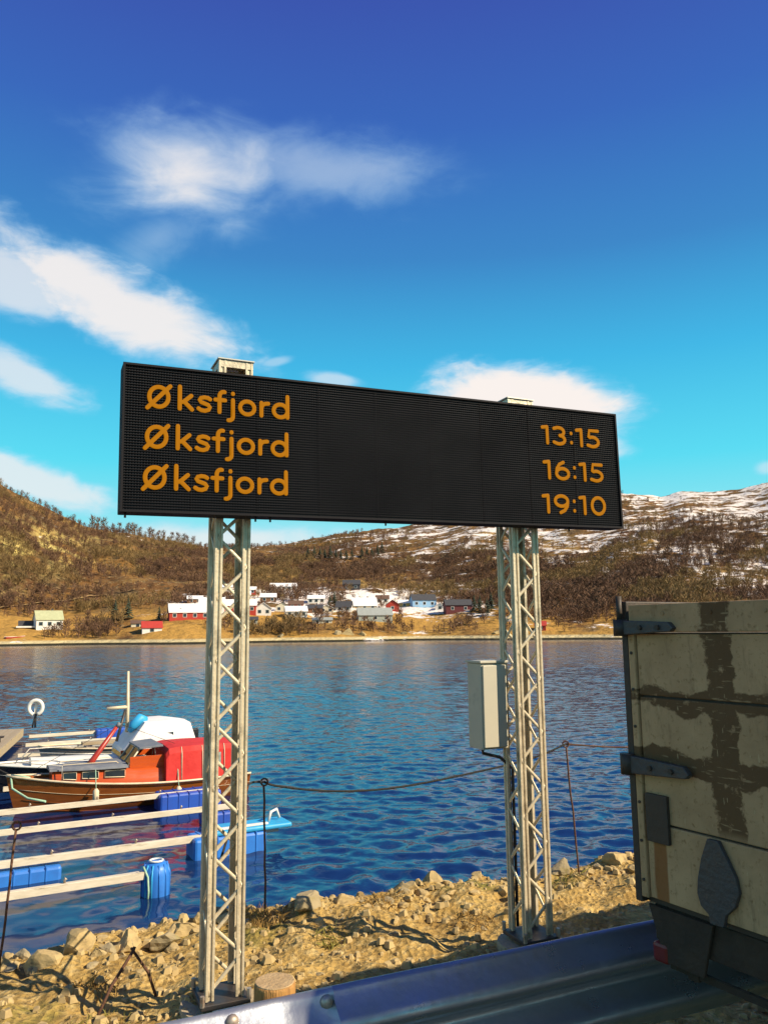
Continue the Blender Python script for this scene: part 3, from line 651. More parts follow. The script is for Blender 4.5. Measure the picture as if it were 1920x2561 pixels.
# small dark plate and the drop-shaped locking plate
x0, z0 = tl(1625, 2100); x1, z1 = tl(1672, 1992)
MB().span((x0, -0.014, z0), (x1, -0.001, z1)).build('cover_plate', tdark, tr, 0.002)
pts = [(1775, 2096), (1802, 2102), (1826, 2150), (1848, 2198), (1856, 2235), (1846, 2268), (1822, 2290), (1818, 2318), (1784, 2308), (1780, 2285), (1760, 2262), (1751, 2230), (1752, 2195), (1760, 2145)]
pl = [tl(*q) for q in pts][::-1]
MB().prism(pl, (1, 0, 0), (0, 0, 1), (0, -1, 0), (0, -0.002, 0), 0.014).build('locking_plate', tblue, tr, 0.002)
# chassis below the tub
zf = zbot-0.022
MB().span((0.03, 0.03, zf-0.10), (TW-0.03, 0.13, zf-0.001)).build('rear_crossmember', tbrown, tr, 0.004)
gus = MB(); gus.prism([(0.02, zf-0.002), (0.24, zf-0.002), (0.20, zf-0.15), (0.07, zf-0.15)], (1, 0, 0), (0, 0, 1), (0, -1, 0), (0, 0.028, 0), 0.012); gus.build('corner_gusset', tbrown, tr, 0.003)
for x in (0.55, TW-0.55): MB().span((x-0.05, 0.14, zf-0.16), (x+0.05, TL_-0.1, zf-0.001)).build('chassis_beam', tbrown, tr, 0.004)
xl, zl = tl(1698, 2340); zl2 = tl(1700, 2462)[1]
MB().span((xl-0.018, 0.045, zl2), (xl+0.018, 0.085, zf-0.101)).build('prop_leg', tbrown, tr, 0.003)
MB().span((0.06, 0.05, zf-0.155-0.02), (TW-0.06, 0.062, zf-0.155)).build('lamp_bar', tbrown, tr)
lx, lz = tl(1638, 2385)
MB().box((lx+0.005, 0.035, lz), (0.055, 0.045, 0.055)).build('tail_lamp', lamp_m, tr, 0.01)
MB().span((lx+0.03, 0.04, lz), (lx+0.04, 0.05, zf-0.1)).build('lamp_bracket', tdark, tr)
for x in (0.32, TW-0.32):
    for y in (1.15, 2.05):
        w = MB(); w.tube([(x-0.09, y, 0.40), (x-0.085, y, 0.40), (x+0.085, y, 0.40), (x+0.09, y, 0.40)], [0.34, 0.40, 0.40, 0.34], 32); t_ = w.build('wheel', tyre_m, tr)
        w = MB(); w.tube([(x-0.096, y, 0.40), (x+0.096, y, 0.40)], 0.22, 20); w.build('rim', tbrown, t_)
MB().span((0.42, 1.10, 0.35), (TW-0.42, 1.20, 0.45)).build('axle', tbrown, tr); MB().span((0.42, 2.0, 0.35), (TW-0.42, 2.1, 0.45)).build('axle', tbrown, tr)
for x in (0.55, TW-0.55): MB().span((x-0.03, 1.0, 0.46), (x+0.03, 2.2, zf-0.161)).build('spring_hanger', tbrown, tr)
MB().span((TW/2-0.05, TL_-0.099, zf-0.14), (TW/2+0.05, TL_+1.2, zf-0.04)).build('drawbar', tbrown, tr)

# ------------------------------------------------------------------ rope barrier on the crest
def gz_at(u, v, z=2.25):
    for _ in range(6): p = onz(u, v, z); z = ground_z(p.x, p.y)
    return p
def crest_ground(u, n):
    """ground point on the line of sight column u at rail distance n"""
    d = ray(u, 2240); k = d.x/d.y
    # RO + RU s + RN n with x = k y
    s = (k*(RO.y+RN.y*n)-(RO.x+RN.x*n))/(RU.x-k*RU.y); x, y = shore_xy(s, n); return Vector((x, y, ground_z(x, y)))
b1 = crest_ground(665, 2.9); t1 = ony(661, 1964, b1.y); b2 = crest_ground(1452, 2.7); t2 = ony(1414, 1868, b2.y+0.05)
def stake(bq, tq, label):
    m = MB(); n = 9; pts = []
    for i in range(n): 
        q = bq.lerp(tq, i/(n-1)); pts.append(q+Vector((random.uniform(-1, 1)*0.004, 0, 0)))
    pts[0] = bq-Vector((0, 0, 0.15)); e = empty('rope_stake', bq, 0, label, 'post', 'iron stakes of the rope barrier')
    m.tube([p-bq for p in pts], 0.0068, 8).build('rod', rust, e)
    MB().tube([tq-bq+Vector((0.022*math.cos(a), 0, 0.02+0.022*math.sin(a))) for a in np.linspace(-1.5, 4.6, 12)], 0.006, 6).build('eyelet', rust, e)
    return e
stake(b1, t1, 'upright rusty iron stake just right of the left mast'); stake(b2, t2, 'leaning rusty iron stake between right mast and trailer')
b3 = crest_ground(1760, 2.5); t3 = b3+Vector((0.02, 0, 0.85)); stake(b3, t3, 'rusty iron stake hidden behind the trailer')
b0 = crest_ground(8, 2.55); t0 = ony(42, 2075, b0.y+0.1); stake(b0, t0, 'thin dark iron stake leaning at the left edge')
def rope(pts, r, label, m=rope_m):
    b = MB(); P = [Vector(p) for p in pts]; out = []
    for i in range(len(P)-1):
        for k in range(8):
            t = k/8; p0 = P[max(i-1, 0)]; p1 = P[i]; p2 = P[i+1]; p3 = P[min(i+2, len(P)-1)]
            out.append(0.5*((2*p1)+(-p0+p2)*t+(2*p0-5*p1+4*p2-p3)*t*t+(-p0+3*p1-3*p2+p3)*t**3))
    out.append(P[-1]); b.tube(out, r, 8); return tag(b.build('barrier_rope', m), label, 'rope', 'ropes of the shore barrier')
def along(u, v, f): return ony(u, v, t1.y*(1-f)+t2.y*f)
mast_back = Vector((mLx, mLy, 0))+RN*0.12
rope([Vector((mast_back.x+0.02, mast_back.y, t1.z-0.10)), ony(612, 1972, t1.y-0.4), t1+Vector((0, 0, 0.02))], 0.0065, 'short dark rope from the left mast to the first stake')
rope([t1+Vector((0, 0, 0.02)), along(695, 1966, .05), along(810, 1978, .2), along(930, 1976, .36), along(1050, 1960, .52), along(1230, 1922, .75), along(1340, 1893, .9), t2+Vector((0, 0, 0.02))], 0.007, 'sagging dark rope strung between two stakes above the water')
rope([t2+Vector((0, 0, 0.02)), t2.lerp(t3, 0.5)-Vector((0, 0, 0.03)), t3+Vector((0, 0, 0.02))], 0.006, 'thin pale rope from the leaning stake to behind the trailer', rust)

# bent reinforcing bars standing in the soil at the left
f1 = gz_at(212, 2556); f2 = gz_at(408, 2486); ap = ony(334, 2378, (f1.y+f2.y)/2+0.05)
re = empty('reinforcing_bar', f1, 0, 'two crossed rusty reinforcing bars stuck in the soil left of the mast', 'iron bar')
MB().tube([f1-f1-Vector((0, 0, .1)), (ap-f1)*0.5+Vector((0.01, 0, 0.0)), ap-f1, (ap-f1)*1.03+Vector((0, 0, 0.01))], 0.0075, 6).build('bar', rust, re)
MB().tube([f2-f1-Vector((0, 0, .1)), (f2-f1).lerp(ap-f1, 0.5), (ap-f1)+Vector((-0.01, 0, 0.012))], 0.0065, 6).build('bar', rust, re)

# ------------------------------------------------------------------ rocks, pebbles, tufts
def rock_mesh(seed, sub=3):
    import bmesh
    bm = bmesh.new(); bmesh.ops.create_icosphere(bm, subdivisions=sub, radius=1.0)
    cuts = []; rr = random.Random(seed)
    for _ in range(14):
        a = Vector((rr.gauss(0, 1), rr.gauss(0, 1), rr.gauss(0, 1))).normalized(); cuts.append((a, rr.uniform(0.42, 0.82)))
    for v in bm.verts:
        p = v.co.copy()
        for a, d in cuts:
            e = p.dot(a)-d
            if e > 0: p -= a*e*0.985
        p *= 1+0.10*mn.fractal(p*2.6+Vector((seed*7.1, 0, 0)), 1.0, 2.0, 4)
        v.co = p
    me = bpy.data.meshes.new('rock'); bm.to_mesh(me); bm.free(); return me
rmesh = [rock_mesh(i) for i in range(7)]
for i, me in enumerate(rmesh): me.materials.append(rock_g if i % 3 == 1 else rock_m)
def rock(p, sx_, sy_, sz_, i, label, group='riprap rocks along the shore edge', sink=0.5):
    o = bpy.data.objects.new('rock', rmesh[i % len(rmesh)]); col.objects.link(o)
    o.location = (p.x, p.y, p.z+sz_*(1-sink)-sz_*0.5); o.scale = (sx_, sy_, sz_); o.rotation_euler = (random.uniform(-.3, .3), random.uniform(-.3, .3), random.uniform(0, 6.28))
    return tag(o, label, 'rock', group)
big = [(1085, 2.95, .20, .15, .135, 'large pale boulder on the crest left of the right mast'), (1150, 3.0, .12, .1, .10, 'pale boulder beside the largest crest boulder'), (1215, 2.95, .15, .12, .10, 'rounded pale boulder just left of the right mast'),
       (1290, 2.9, .11, .1, .09, 'pale boulder on the crest seen behind the right mast'), (1400, 2.85, .13, .11, .10, 'pale boulder on the crest right of the right mast'), (1545, 2.8, .17, .12, .11, 'pale boulder on the crest beside the trailer edge'),
       (1020, 2.85, .14, .1, .07, 'flat pale rock on the crest left of the boulders'), (860, 2.8, .15, .1, .075, 'flat pale slab rock right of the rope stake'), (770, 2.75, .17, .12, .08, 'wide pale rock just right of the rope stake base'),
       (115, 2.6, .15, .11, .085, 'broad cracked boulder at the left edge of the shore'), (200, 2.75, .15, .11, .10, 'grey flat-faced boulder near the left waterline'), (420, 2.75, .22, .14, .09, 'long pale slab rock at the water left of the mast'),
       (385, 1.55, .13, .09, .07, 'grey slanted rock lying in the soil left of the mast'), (470, 2.85, .17, .1, .08, 'pale slab rock at the water beside the left mast'), (330, 2.75, .13, .1, .09, 'squared pale rock at the waterline on the left')]
for i, (u, n, a, b_, c, lb) in enumerate(big): rock(crest_ground(u, n), a*.86, b_*.86, c*.86, i, lb, 'large boulders on the crest', 0.42)
cnt = 0
while cnt < 190:
    u = random.uniform(-160, 1640); n = random.gauss(2.85, 0.22) if random.random() < 0.62 else random.uniform(0.7, 3.9)
    if abs(u-665) < 25 and abs(n-2.9) < .2: continue
    p = crest_ground(u, n); sz = random.uniform(0.022, 0.056)*(1.12 if u < 620 and n > 2.2 else 0.95)*(1.3 if n > 3.1 else 1)
    if n < 2.3: sz *= random.uniform(0.35, 0.75)
    side = 'left of the left mast' if u < 520 else ('between the two masts' if u < 1300 else 'right of the right mast')
    near = 'loose rock in the riprap edge '+side if n > 2.3 else 'small stone lying on the sandy soil behind the barrier'
    rock(p, sz*random.uniform(0.8, 1.5), sz*random.uniform(0.7, 1.1), sz*random.uniform(0.5, 0.9), random.randrange(7), near, 'loose riprap rocks '+side if n > 2.3 else 'small stones on the soil'); cnt += 1
# pebbles: uncountable
pv = []; pf = []
for i in range(14000):
    s = random.uniform(-5.5, 6.5); n = random.uniform(0.15, 3.6); x, y = shore_xy(s, n)
    if mn.noise(Vector((x*1.3, y*1.3, 0.3))) < -0.15 and random.random() < 0.7: continue
    z = ground_z(x, y); r = 0.004+0.034*random.random()**4; b = len(pv)
    a = random.uniform(0, 6.28); q = []
    for k in range(5): q.append((x+r*random.uniform(.7, 1.3)*math.cos(a+k*1.257), y+r*random.uniform(.7, 1.3)*math.sin(a+k*1.257), z-0.004))
    q2 = [(x+(p_[0]-x)*.6, y+(p_[1]-y)*.6, z+r*random.uniform(.5, .9)) for p_ in q]
    pv += q+q2; pf += [(b+k, b+(k+1) % 5, b+5+(k+1) % 5, b+5+k) for k in range(5)]+[tuple(b+5+k for k in range(5))]
pb = MB(); pb.add(pv, pf); tag(pb.build('pebbles', rock_m), 'pebbles scattered over the sandy shore soil', 'gravel', kind='stuff')
grass_dry = pm('dry_grass', (0.40, 0.24, 0.06), 0.9, 0, (0.24, 0.13, 0.035), 20)
grass_grn = pm('moss_grass', (0.20, 0.20, 0.03), 0.9, 0, (0.26, 0.18, 0.05), 20)
def tuft(p, nb, h, sprd, m, label):
    b = MB()
    for _ in range(nb):
        a = random.uniform(0, 6.28); r = sprd*math.sqrt(random.random()); q = Vector((r*math.cos(a), r*math.sin(a), 0)); 
        hh = h*random.uniform(.5, 1.1); lean = Vector((random.gauss(0, .5), random.gauss(0, .5), 1))*hh; w = Vector((math.cos(a+1.5), math.sin(a+1.5), 0))*0.003
        zz = ground_z(p.x+q.x, p.y+q.y)-p.z; q.z = zz-0.01
        b.add([q-w, q+w, q+lean*0.6+w*.6, q+lean+Vector((lean.x, lean.y, -hh*.2))*.4, q+lean*.6-w*.6], [(0, 1, 2, 3, 4)])
    return tag(b.build('grass_tuft', m, loc=p), label, 'grass', 'grass tufts on the shore')
tuft(crest_ground(650, 2.78), 260, 0.085, 0.18, grass_dry, 'rust-brown grass tuft at the foot of the upright stake')
tuft(crest_ground(130, 0.95), 300, 0.05, 0.22, grass_grn, 'greenish mossy tuft in the soil at the lower left')
tuft(crest_ground(300, 1.75), 160, 0.04, 0.2, grass_grn, 'thin green tuft behind the crossed iron bars')
tuft(crest_ground(20, 0.75), 260, 0.06, 0.25, grass_dry, 'dry grass tuft at the lower left corner')

for i, (u, n, lb) in enumerate(((820, 2.3, 'thin dry tuft on the soil right of the upright stake'), (960, 2.7, 'dry tuft on the crest in the middle of the shore'), (1180, 2.2, 'dry tuft on the soil left of the right mast'), (1420, 2.6, 'dry tuft on the crest near the leaning stake'), (250, 2.2, 'dry tuft among the stones on the left shore'), (450, 0.7, 'dry tuft close to the foot of the left mast'), (900, 1.0, 'dry tuft just behind the rail in the middle'))):
    tuft(crest_ground(u, n), 130, 0.06, 0.13, grass_dry if i % 3 else grass_grn, lb)
# ------------------------------------------------------------------ moorings: booms, floats, pontoon
BD = Vector((0.879, 0.477, 0)).normalized(); BN = Vector((-BD.y, BD.x, 0)); BO = Vector((-8.11, 17.33, 0)); BRZ = math.atan2(BD.y, BD.x)
def moor(s, n, z=0.0): p = BO+BD*s+BN*n; return Vector((p.x, p.y, z))
beam_m = pm('bleached_beam', (0.68, 0.59, 0.45), 0.7, 0, (0.46, 0.38, 0.25), 5, 0.7, 0.2, 40, stretch=(0.6, 3, 3), dirt=(0.24, 0.19, 0.11), ds=3, dlo=0.58, dhi=0.7)
mid_blue = pm('mid_blue_float', (0.03, 0.19, 0.58), 0.45, 0, (0.02, 0.12, 0.42), 4, 0.6)
blue_f = pm('blue_float', (0.02, 0.085, 0.42), 0.45, 0, (0.015, 0.055, 0.30), 4, 0.6)
cyan_f = pm('light_blue_float', (0.03, 0.36, 0.62), 0.5, 0, (0.03, 0.26, 0.5), 4, 0.6)
green_r = pm('green_rope', (0.20, 0.42, 0.26), 0.9, 0, (0.5, 0.55, 0.4), 50)
white_p = pm('white_paint', (0.74, 0.70, 0.62), 0.5, 0, (0.62, 0.57, 0.48), 5, 0.6)
deck_m = pm('grey_planks', (0.36, 0.28, 0.18), 0.85, 0, (0.24, 0.18, 0.11), 3, 0.8, 0.3, 30, stretch=(1, 6, 1))
def boom(n, s0, s1, label, floats=(), r=0.075, z=0.30):
    e = empty('mooring_boom', moor(0, n), BRZ, label, 'boom', 'mooring booms between the boats')
    MB().span((s0, -r, z-0.05), (s1, r, z+0.05)).build('beam', beam_m, e, 0.012)
    MB().span((s0, -r-0.045, z-0.04), (s1, -r-0.002, z+0.075)).build('edge_rail', beam_m, e, 0.008)
    s = s0+0.7
    while s < s1-0.3:
        MB().tube([(s, 0, z+0.05), (s, 0, z+0.10), (s+0.02, 0, z+0.12)], [0.018, 0.018, 0.03], 8).build('mooring_ring', bolt_m, e); s += 1.37
    for (a, b_, w, zt, m) in floats:
        fl = MB(); fl.span((a, -w/2, -0.16), (b_, w/2, zt)); f = fl.build('float', m, e, 0.05)
        k = a+0.18
        while k < b_-0.1: MB().span((k-0.012, -w/2-0.012, -0.1), (k+0.012, w/2+0.012, zt+0.012)).build('rib', m, f, 0.005); k += 0.24
    return e
boom(-4.2, -1.5, 4.55, 'long pale boom with a turquoise-topped blue float at its far end', [(-0.9, 0.72, 0.42, 0.21, mid_blue), (2.9, 4.25, 0.62, 0.345, mid_blue)])
e = bpy.data.objects['mooring_boom']
MB().span((3.2, -0.30, 0.355), (4.75, 0.30, 0.44)).build('float_deck', cyan_f, e, 0.03); MB().tube([(4.35, -0.1, 0.46), (4.4, -0.08, 0.62), (4.55, 0.02, 0.64), (4.62, 0.05, 0.47)], 0.028, 8).build('bow_handle', white_p, e)
MB().span((3.3, -0.24, 0.442), (4.3, -0.16, 0.475)).build('kerb_board', white_p, e, 0.006)
boom(-1.9, -1.5, 4.35, 'thin pale boom in front of the varnished boat, second from the shore end', [(3.75, 4.35, 0.45, 0.24, blue_f)], 0.05)
boom(0.0, -1.5, 4.66, 'pale boom along the side of the varnished boat with a large dark blue float', [(3.25, 4.66, 0.65, 0.36, blue_f)])
boom(2.75, 0.2, 4.4, 'pale boom between the varnished boat and the black-hulled boat', [], 0.05)
boom(5.7, 0.6, 4.4, 'pale boom just behind the black-hulled boat', [], 0.05)
boom(8.4, 0.9, 5.4, 'pale boom behind the white canopy with a blue float in its middle', [(2.2, 3.0, 0.5, 0.30, blue_f)], 0.06)
boom(10.8, 1.3, 5.6, 'second farthest pale boom with light blue floats near the pontoon', [(2.3, 4.2, 0.5, 0.26, cyan_f)], 0.06)
boom(13.2, 1.6, 6.0, 'farthest pale boom with a blue float at its middle', [(3.9, 5.0, 0.5, 0.42, blue_f)], 0.06)
e = boom(-5.95, -1.5, 1.72, 'nearest pale boom ending in an upright ribbed blue barrel')
def barrel(u, v, z=0.0):
    c = moor(1.90, -5.95); bl = empty('barrel_float', c, 0, 'upright ribbed blue plastic barrel tied to the end of the nearest boom', 'float')
    prof_ = [(0.19, -0.2), (0.215, -0.1), (0.215, 0.28), (0.20, 0.38), (0.16, 0.45), (0.08, 0.475)]
    MB().tube([(0, 0, h) for _, h in prof_], [r for r, _ in prof_], 28).build('shell', mid_blue, bl)
    for k in range(12):
        a = k*math.pi/6; MB().tube([(0.212*math.cos(a), 0.212*math.sin(a), -0.1), (0.216*math.cos(a), 0.216*math.sin(a), 0.30), (0.165*math.cos(a), 0.165*math.sin(a), 0.455)], 0.014, 6).build('rib', cyan_f if k in (8, 9) else mid_blue, bl)
    MB().tube([(-0.15, -0.16, 0.44), (-0.06, -0.22, 0.3), (-0.04, -0.235, 0.1), (-0.05, -0.23, -0.05)], 0.016, 8).build('rope_lashing', green_r, bl)
    MB().tube([(0.1*math.cos(a), 0.1*math.sin(a), 0.49) for a in np.linspace(0, 6.2, 14)], 0.016, 8).build('rope_loop', white_p, bl)
barrel(0, 0)
# pontoon walkway at the far left
pa, pb_ = moor(-0.7, 3.2), moor(1.55, 14.6); pdv = (pb_-pa).normalized(); plen = (pb_-pa).length
pont = empty('pontoon', pa, math.atan2(pdv.y, pdv.x), 'weathered floating pontoon walkway at the left edge behind the boats', 'pontoon')
MB().span((-9, 0.02, 0.16), (plen, 2.3, 0.44)).build('hull_box', concrete, pont, 0.03)
k = -9.0; i = 0
pk = MB().span((-0.0, 0.0, 0.445), (0.185, 2.32, 0.475)).build('deck_plank', deck_m, pont, 0.006); pk.location = (k, 0, 0)
while k < plen-0.4:
    k += 0.195; c = copyo(pk, pont); c.location = (k, random.uniform(-.01, .01), random.uniform(-.003, .003))
for x in (-6, -1.5, 3, 7.5): MB().tube([(x, 0.25, 0.47), (x, 0.25, 0.62), (x, 0.12, 0.66), (x, 0.38, 0.66)], [0.03, 0.03, 0.03, 0.03], 8).build('bollard', steel, pont)
# life ring on its stand
lp = moor(1.75, 14.2); lr = empty('life_ring', Vector((lp.x+0.0, lp.y+0.3, 0.47)), 0.2, 'white horseshoe life ring on a short stand at the pontoon end', 'life ring'); lr.scale = (0.74, 0.74, 0.74)
MB().tube([(0.33*math.cos(a), 0, 1.02+0.36*math.sin(a)) for a in np.linspace(-1.25, 4.39, 26)], 0.10, 10).build('ring', white_p, lr)
MB().box((0, 0.10, 1.02), (0.14, 0.04, 0.62)).build('holder_board', white_p, lr); MB().tube([(0, 0.12, 0), (0, 0.12, 0.9)], 0.05, 8).build('stand_post', steel, lr)
MB().tube([(-0.14, 0.12, 0), (-0.02, 0.11, 0.7)], 0.04, 8).build('stand_brace', steel, lr)

# ------------------------------------------------------------------ boats
varn = pm('varnished_hull', (0.36, 0.105, 0.018), 0.25, 0, (0.17, 0.045, 0.009), 4, 0.8, 0.1, 30, stretch=(0.5, 1, 6))
mahog = pm('red_mahogany', (0.52, 0.085, 0.012), 0.28, 0, (0.34, 0.045, 0.008), 4, 0.7, stretch=(0.5, 1, 5))
black_h = pm('black_gelcoat', (0.012, 0.012, 0.015), 0.25, 0, (0.03, 0.03, 0.03), 4)
red_cv = pm('red_canvas', (0.56, 0.020, 0.012), 0.75, 0, (0.44, 0.013, 0.009), 3, 0.7, 0.5, 8)
white_cv = pm('white_canvas', (0.74, 0.68, 0.64), 0.75, 0, (0.66, 0.60, 0.56), 3, 0.6, 0.5, 6)
slate = pm('grey_deck_cloth', (0.12, 0.13, 0.15), 0.7, 0, (0.20, 0.20, 0.20), 5)
glass_d = pm('dark_window', (0.015, 0.02, 0.025), 0.08, 0, (0.03, 0.035, 0.04), 2)
clear_v = pm('clear_vinyl', (0.42, 0.45, 0.40), 0.15, 0, (0.05, 0.09, 0.07), 7, 0.9)
trim_w = pm('cream_trim', (0.66, 0.54, 0.36), 0.5, 0, (0.5, 0.38, 0.22), 6)
red_p = pm('red_mast_paint', (0.36, 0.03, 0.015), 0.4, 0, (0.25, 0.02, 0.01), 6)
def hull_mesh(L, beam_w, zs, zb, zk=-0.25, fine=1.6, n=26, full_st=0.82):
    """stations from stern x=0 to bow x=L; returns rows of points port keel starboard"""
    rows = []
    for i in range(n+1):
        t = i/n; x = L*t
        hb = beam_w/2*(full_st+(1-full_st)*math.sin(min(t/0.45, 1)*math.pi/2)) * (1 if t < 0.45 else max(0.0, 1-((t-0.45)/0.55)**(fine*1.5)))
        hb = max(hb, 0.012)
        zg = zs + (zb-zs)*max(0, (t-0.15)/0.85)**2.0 + 0.05*(1-t)**2
        rake = 0.0 if t < 0.7 else 0.0
        prow = []
        for j in range(-6, 7):
            k = abs(j)/6; yy = hb*(k**0.62)*(1 if j > 0 else -1); zz = zk*(1-0.55*max(0, (t-0.75)/0.25)) + (zg-zk*(1-0.55*max(0, (t-0.75)/0.25)))*(k**1.9)
            xx = x + (0.32*(k**1.3)-0.16)*max(0, (t-0.6)/0.4)
            prow.append((xx, yy, zz))
        rows.append(prow)
    return rows
def loft(rows, mb, close_first=True, smooth=True):
    m = len(rows[0]); vs_ = [p for r in rows for p in r]
    fs = [(i*m+j, i*m+j+1, (i+1)*m+j+1, (i+1)*m+j) for i in range(len(rows)-1) for j in range(m-1)]
    mb.add(vs_, fs, smooth)
    if close_first: mb.add(rows[0], [tuple(range(m))])
def make_hull(e, rows, hull_m, rail_mat, deck_mat, deck_drop=0.06):
    b = MB(); loft(rows, b); h = b.build('hull', hull_m, e)
    for sgn, idx in ((1, 12), (-1, 0)):
        MB().tube([Vector(r[idx])+Vector((0, sgn*0.012, 0.005)) for r in rows], 0.028, 6).build('rub_rail', rail_mat, e)
    d = MB(); dv = []
    for r in rows: dv += [(r[0][0], r[0][1], r[0][2]-deck_drop), (r[12][0], r[12][1], r[12][2]-deck_drop)]
    d.add(dv, [(2*i, 2*i+1, 2*i+3, 2*i+2) for i in range(len(rows)-1)]); d.build('deck', deck_mat, e)
    # plank seams
    for k in (8, 9, 10, 11):
        MB().tube([Vector(r[k])*1.0+Vector((0, 0.004, 0)) for r in rows[:-1]], 0.005, 4).build('plank_seam', rail_mat if k == 11 else hull_m, h)
        MB().tube([Vector(r[12-k])*1.0-Vector((0, 0.004, 0)) for r in rows[:-1]], 0.005, 4).build('plank_seam', rail_mat if k == 11 else hull_m, h)
    return h
# bow points to the pontoon: local +x = -BD, local +y = -BN (towards the camera side)
def boat_root(s_bow, n, L, name, label):
    c = moor(s_bow+L, n); return empty(name, c, BRZ+math.pi, label, 'boat')
# --- varnished cabin boat
L1 = 5.8; rb = boat_root(0.31-0.08*L1, 1.22, L1, 'cabin_boat', 'varnished wooden cabin boat with red canvas aft canopy beside the pontoon')
rb.scale = (0.92, 0.92, 0.92); rows1 = hull_mesh(L1, 1.95, 0.52, 0.92); make_hull(rb, rows1, varn, trim_w, varn)
def row_at(rows, x):
    xs = [r[12][0] for r in rows]
    for i in range(len(xs)-1):
        if xs[i] <= x <= xs[i+1]:
            t = (x-xs[i])/(xs[i+1]-xs[i]); return rows[i][12][1]*(1-t)+rows[i+1][12][1]*t, rows[i][12][2]*(1-t)+rows[i+1][12][2]*t
    return rows[-1][12][1], rows[-1][12][2]
# cabin trunk follows the sheer
cab = MB(); xs = np.linspace(2.1, 4.95, 16); top = []; bot = []
crow = []
for x in xs:
    hb, zg = row_at(rows1, x); w = max(0.16, hb-0.20); zt = 0.98 if x > 3.2 else 0.93
    crow.append([(x, -w, zg-0.08), (x, -w*0.94, zt-0.03), (x, -w*0.82, zt), (x, w*0.82, zt), (x, w*0.94, zt-0.03), (x, w, zg-0.08)])
loft(crow, cab, True); cab.add(crow[-1], [tuple(range(6))]); cb = cab.build('cabin', mahog, rb)
rf = MB(); rrow = []
for x in np.linspace(3.22, 5.02, 12):
    hb, zg = row_at(rows1, min(x, 4.9)); w = max(0.18, hb-0.17); cam_ = 0.05
    rrow.append([(x, -w, 0.985), (x, -w*1.0, 1.02), (x, -w*0.5, 1.02+cam_), (x, 0, 1.03+cam_), (x, w*0.5, 1.02+cam_), (x, w, 1.02), (x, w, 0.985)])
loft(rrow, rf, True); rf.add(rrow[-1], [tuple(range(7))]); rf.build('cabin_roof', slate, rb)
for (xa, xb) in ((3.30, 3.75), (3.92, 4.27), (4.42, 4.70)):
    for sgn in (1, -1):
        w0, _ = row_at(rows1, xa); w1, _ = row_at(rows1, xb); ya, yb = (w0-0.20)*0.965, (w1-0.20)*0.965
        z0, z1 = 0.775, 0.935
        p4 = [(xa, sgn*(ya+0.026), z0), (xb, sgn*(yb+0.026), z0+0.02), (xb, sgn*(yb+0.004), z1), (xa, sgn*(ya+0.004), z1)]
        wv = MB(); wv.add([Vector(q)+Vector((0, -sgn*0.03, 0)) for q in p4]+p4, [(0, 1, 2, 3), (4, 5, 6, 7), (0, 1, 5, 4), (1, 2, 6, 5), (2, 3, 7, 6), (3, 0, 4, 7)]); o = wv.build('cabin_window', glass_d, cb)
        cq = sum((Vector(q) for q in p4), Vector())/4
        frm = MB(); pp = [cq+(Vector(q)-cq)*1.06 for q in p4]; frm.tube(pp+[pp[0]], 0.012, 6); frm.build('window_frame', trim_w, o)
# wheelhouse sides, windscreen and helm
for ya in (-0.66, 0.62): MB().span((2.2, ya, 0.90), (3.16, ya+0.04, 1.22)).build('coaming', mahog, rb)
ws = MB()
for y in (-0.62, 0, 0.62): ws.tube([(3.22, y, 0.98), (2.92, y*0.95, 1.40)], 0.022, 6)
ws.tube([(2.92, -0.60, 1.40), (2.92, 0.60, 1.40)], 0.022, 6); ws.build('windscreen_frame', trim_w, rb)
MB().add([(3.21, -0.6, 0.99), (3.21, 0.6, 0.99), (2.925, 0.58, 1.385), (2.925, -0.58, 1.385)], [(0, 1, 2, 3)]).build('windscreen', glass_d, rb)
hood = MB(); hood.add([(2.94, -0.68, 1.40), (2.94, 0.68, 1.40), (2.35, 0.72, 1.43), (2.35, -0.72, 1.43), (2.94, -0.68, 1.44), (2.94, 0.68, 1.44), (2.35, 0.72, 1.48), (2.35, -0.72, 1.48)], [(3, 2, 1, 0), (4, 5, 6, 7), (0, 1, 5, 4), (1, 2, 6, 5), (2, 3, 7, 6), (3, 0, 4, 7)]); hood.build('wheelhouse_roof', slate, rb, 0.01)
MB().span((2.60, -0.3, 0.9), (2.85, 0.3, 1.12)).build('seat_box', trim_w, rb)
# red canvas canopy
cn = MB(); crow = []
for x, zt in ((0.10, 1.25), (0.20, 1.40), (0.9, 1.43), (1.5, 1.44), (2.05, 1.43), (2.22, 1.40), (2.30, 1.28)):
    hb, zg = row_at(rows1, x); w = hb-0.03
    crow.append([(x, -w, zg+0.02), (x, -w*0.95, zt-0.16), (x, -w*0.86, zt-0.03), (x, 0, zt+0.02), (x, w*0.86, zt-0.03), (x, w*0.95, zt-0.16), (x, w, zg+0.02)])
loft(crow, cn, True, False); cn.add(crow[-1], [tuple(range(7))]); co = cn.build('canopy', red_cv, rb)
for x in (0.75, 1.35, 1.9):
    for sgn in (1,):
        hb, zg = row_at(rows1, x); w = hb-0.03
        MB().tube([(x, sgn*(w+0.006), zg+0.03), (x, sgn*(w*0.955+0.010), 1.24), (x, sgn*(w*0.87+0.006), 1.40)], 0.012, 6).build('canopy_zip', trim_w, co)
hb, zg = row_at(rows1, 1.0); w = hb-0.03
MB().add([(0.85, w*0.97+0.012, zg+0.36), (1.28, w*0.97+0.016, zg+0.36), (1.28, w*0.955+0.014, zg+0.64), (0.85, w*0.955+0.012, zg+0.64)], [(0, 1, 2, 3)]).build('canopy_window', clear_v, co)
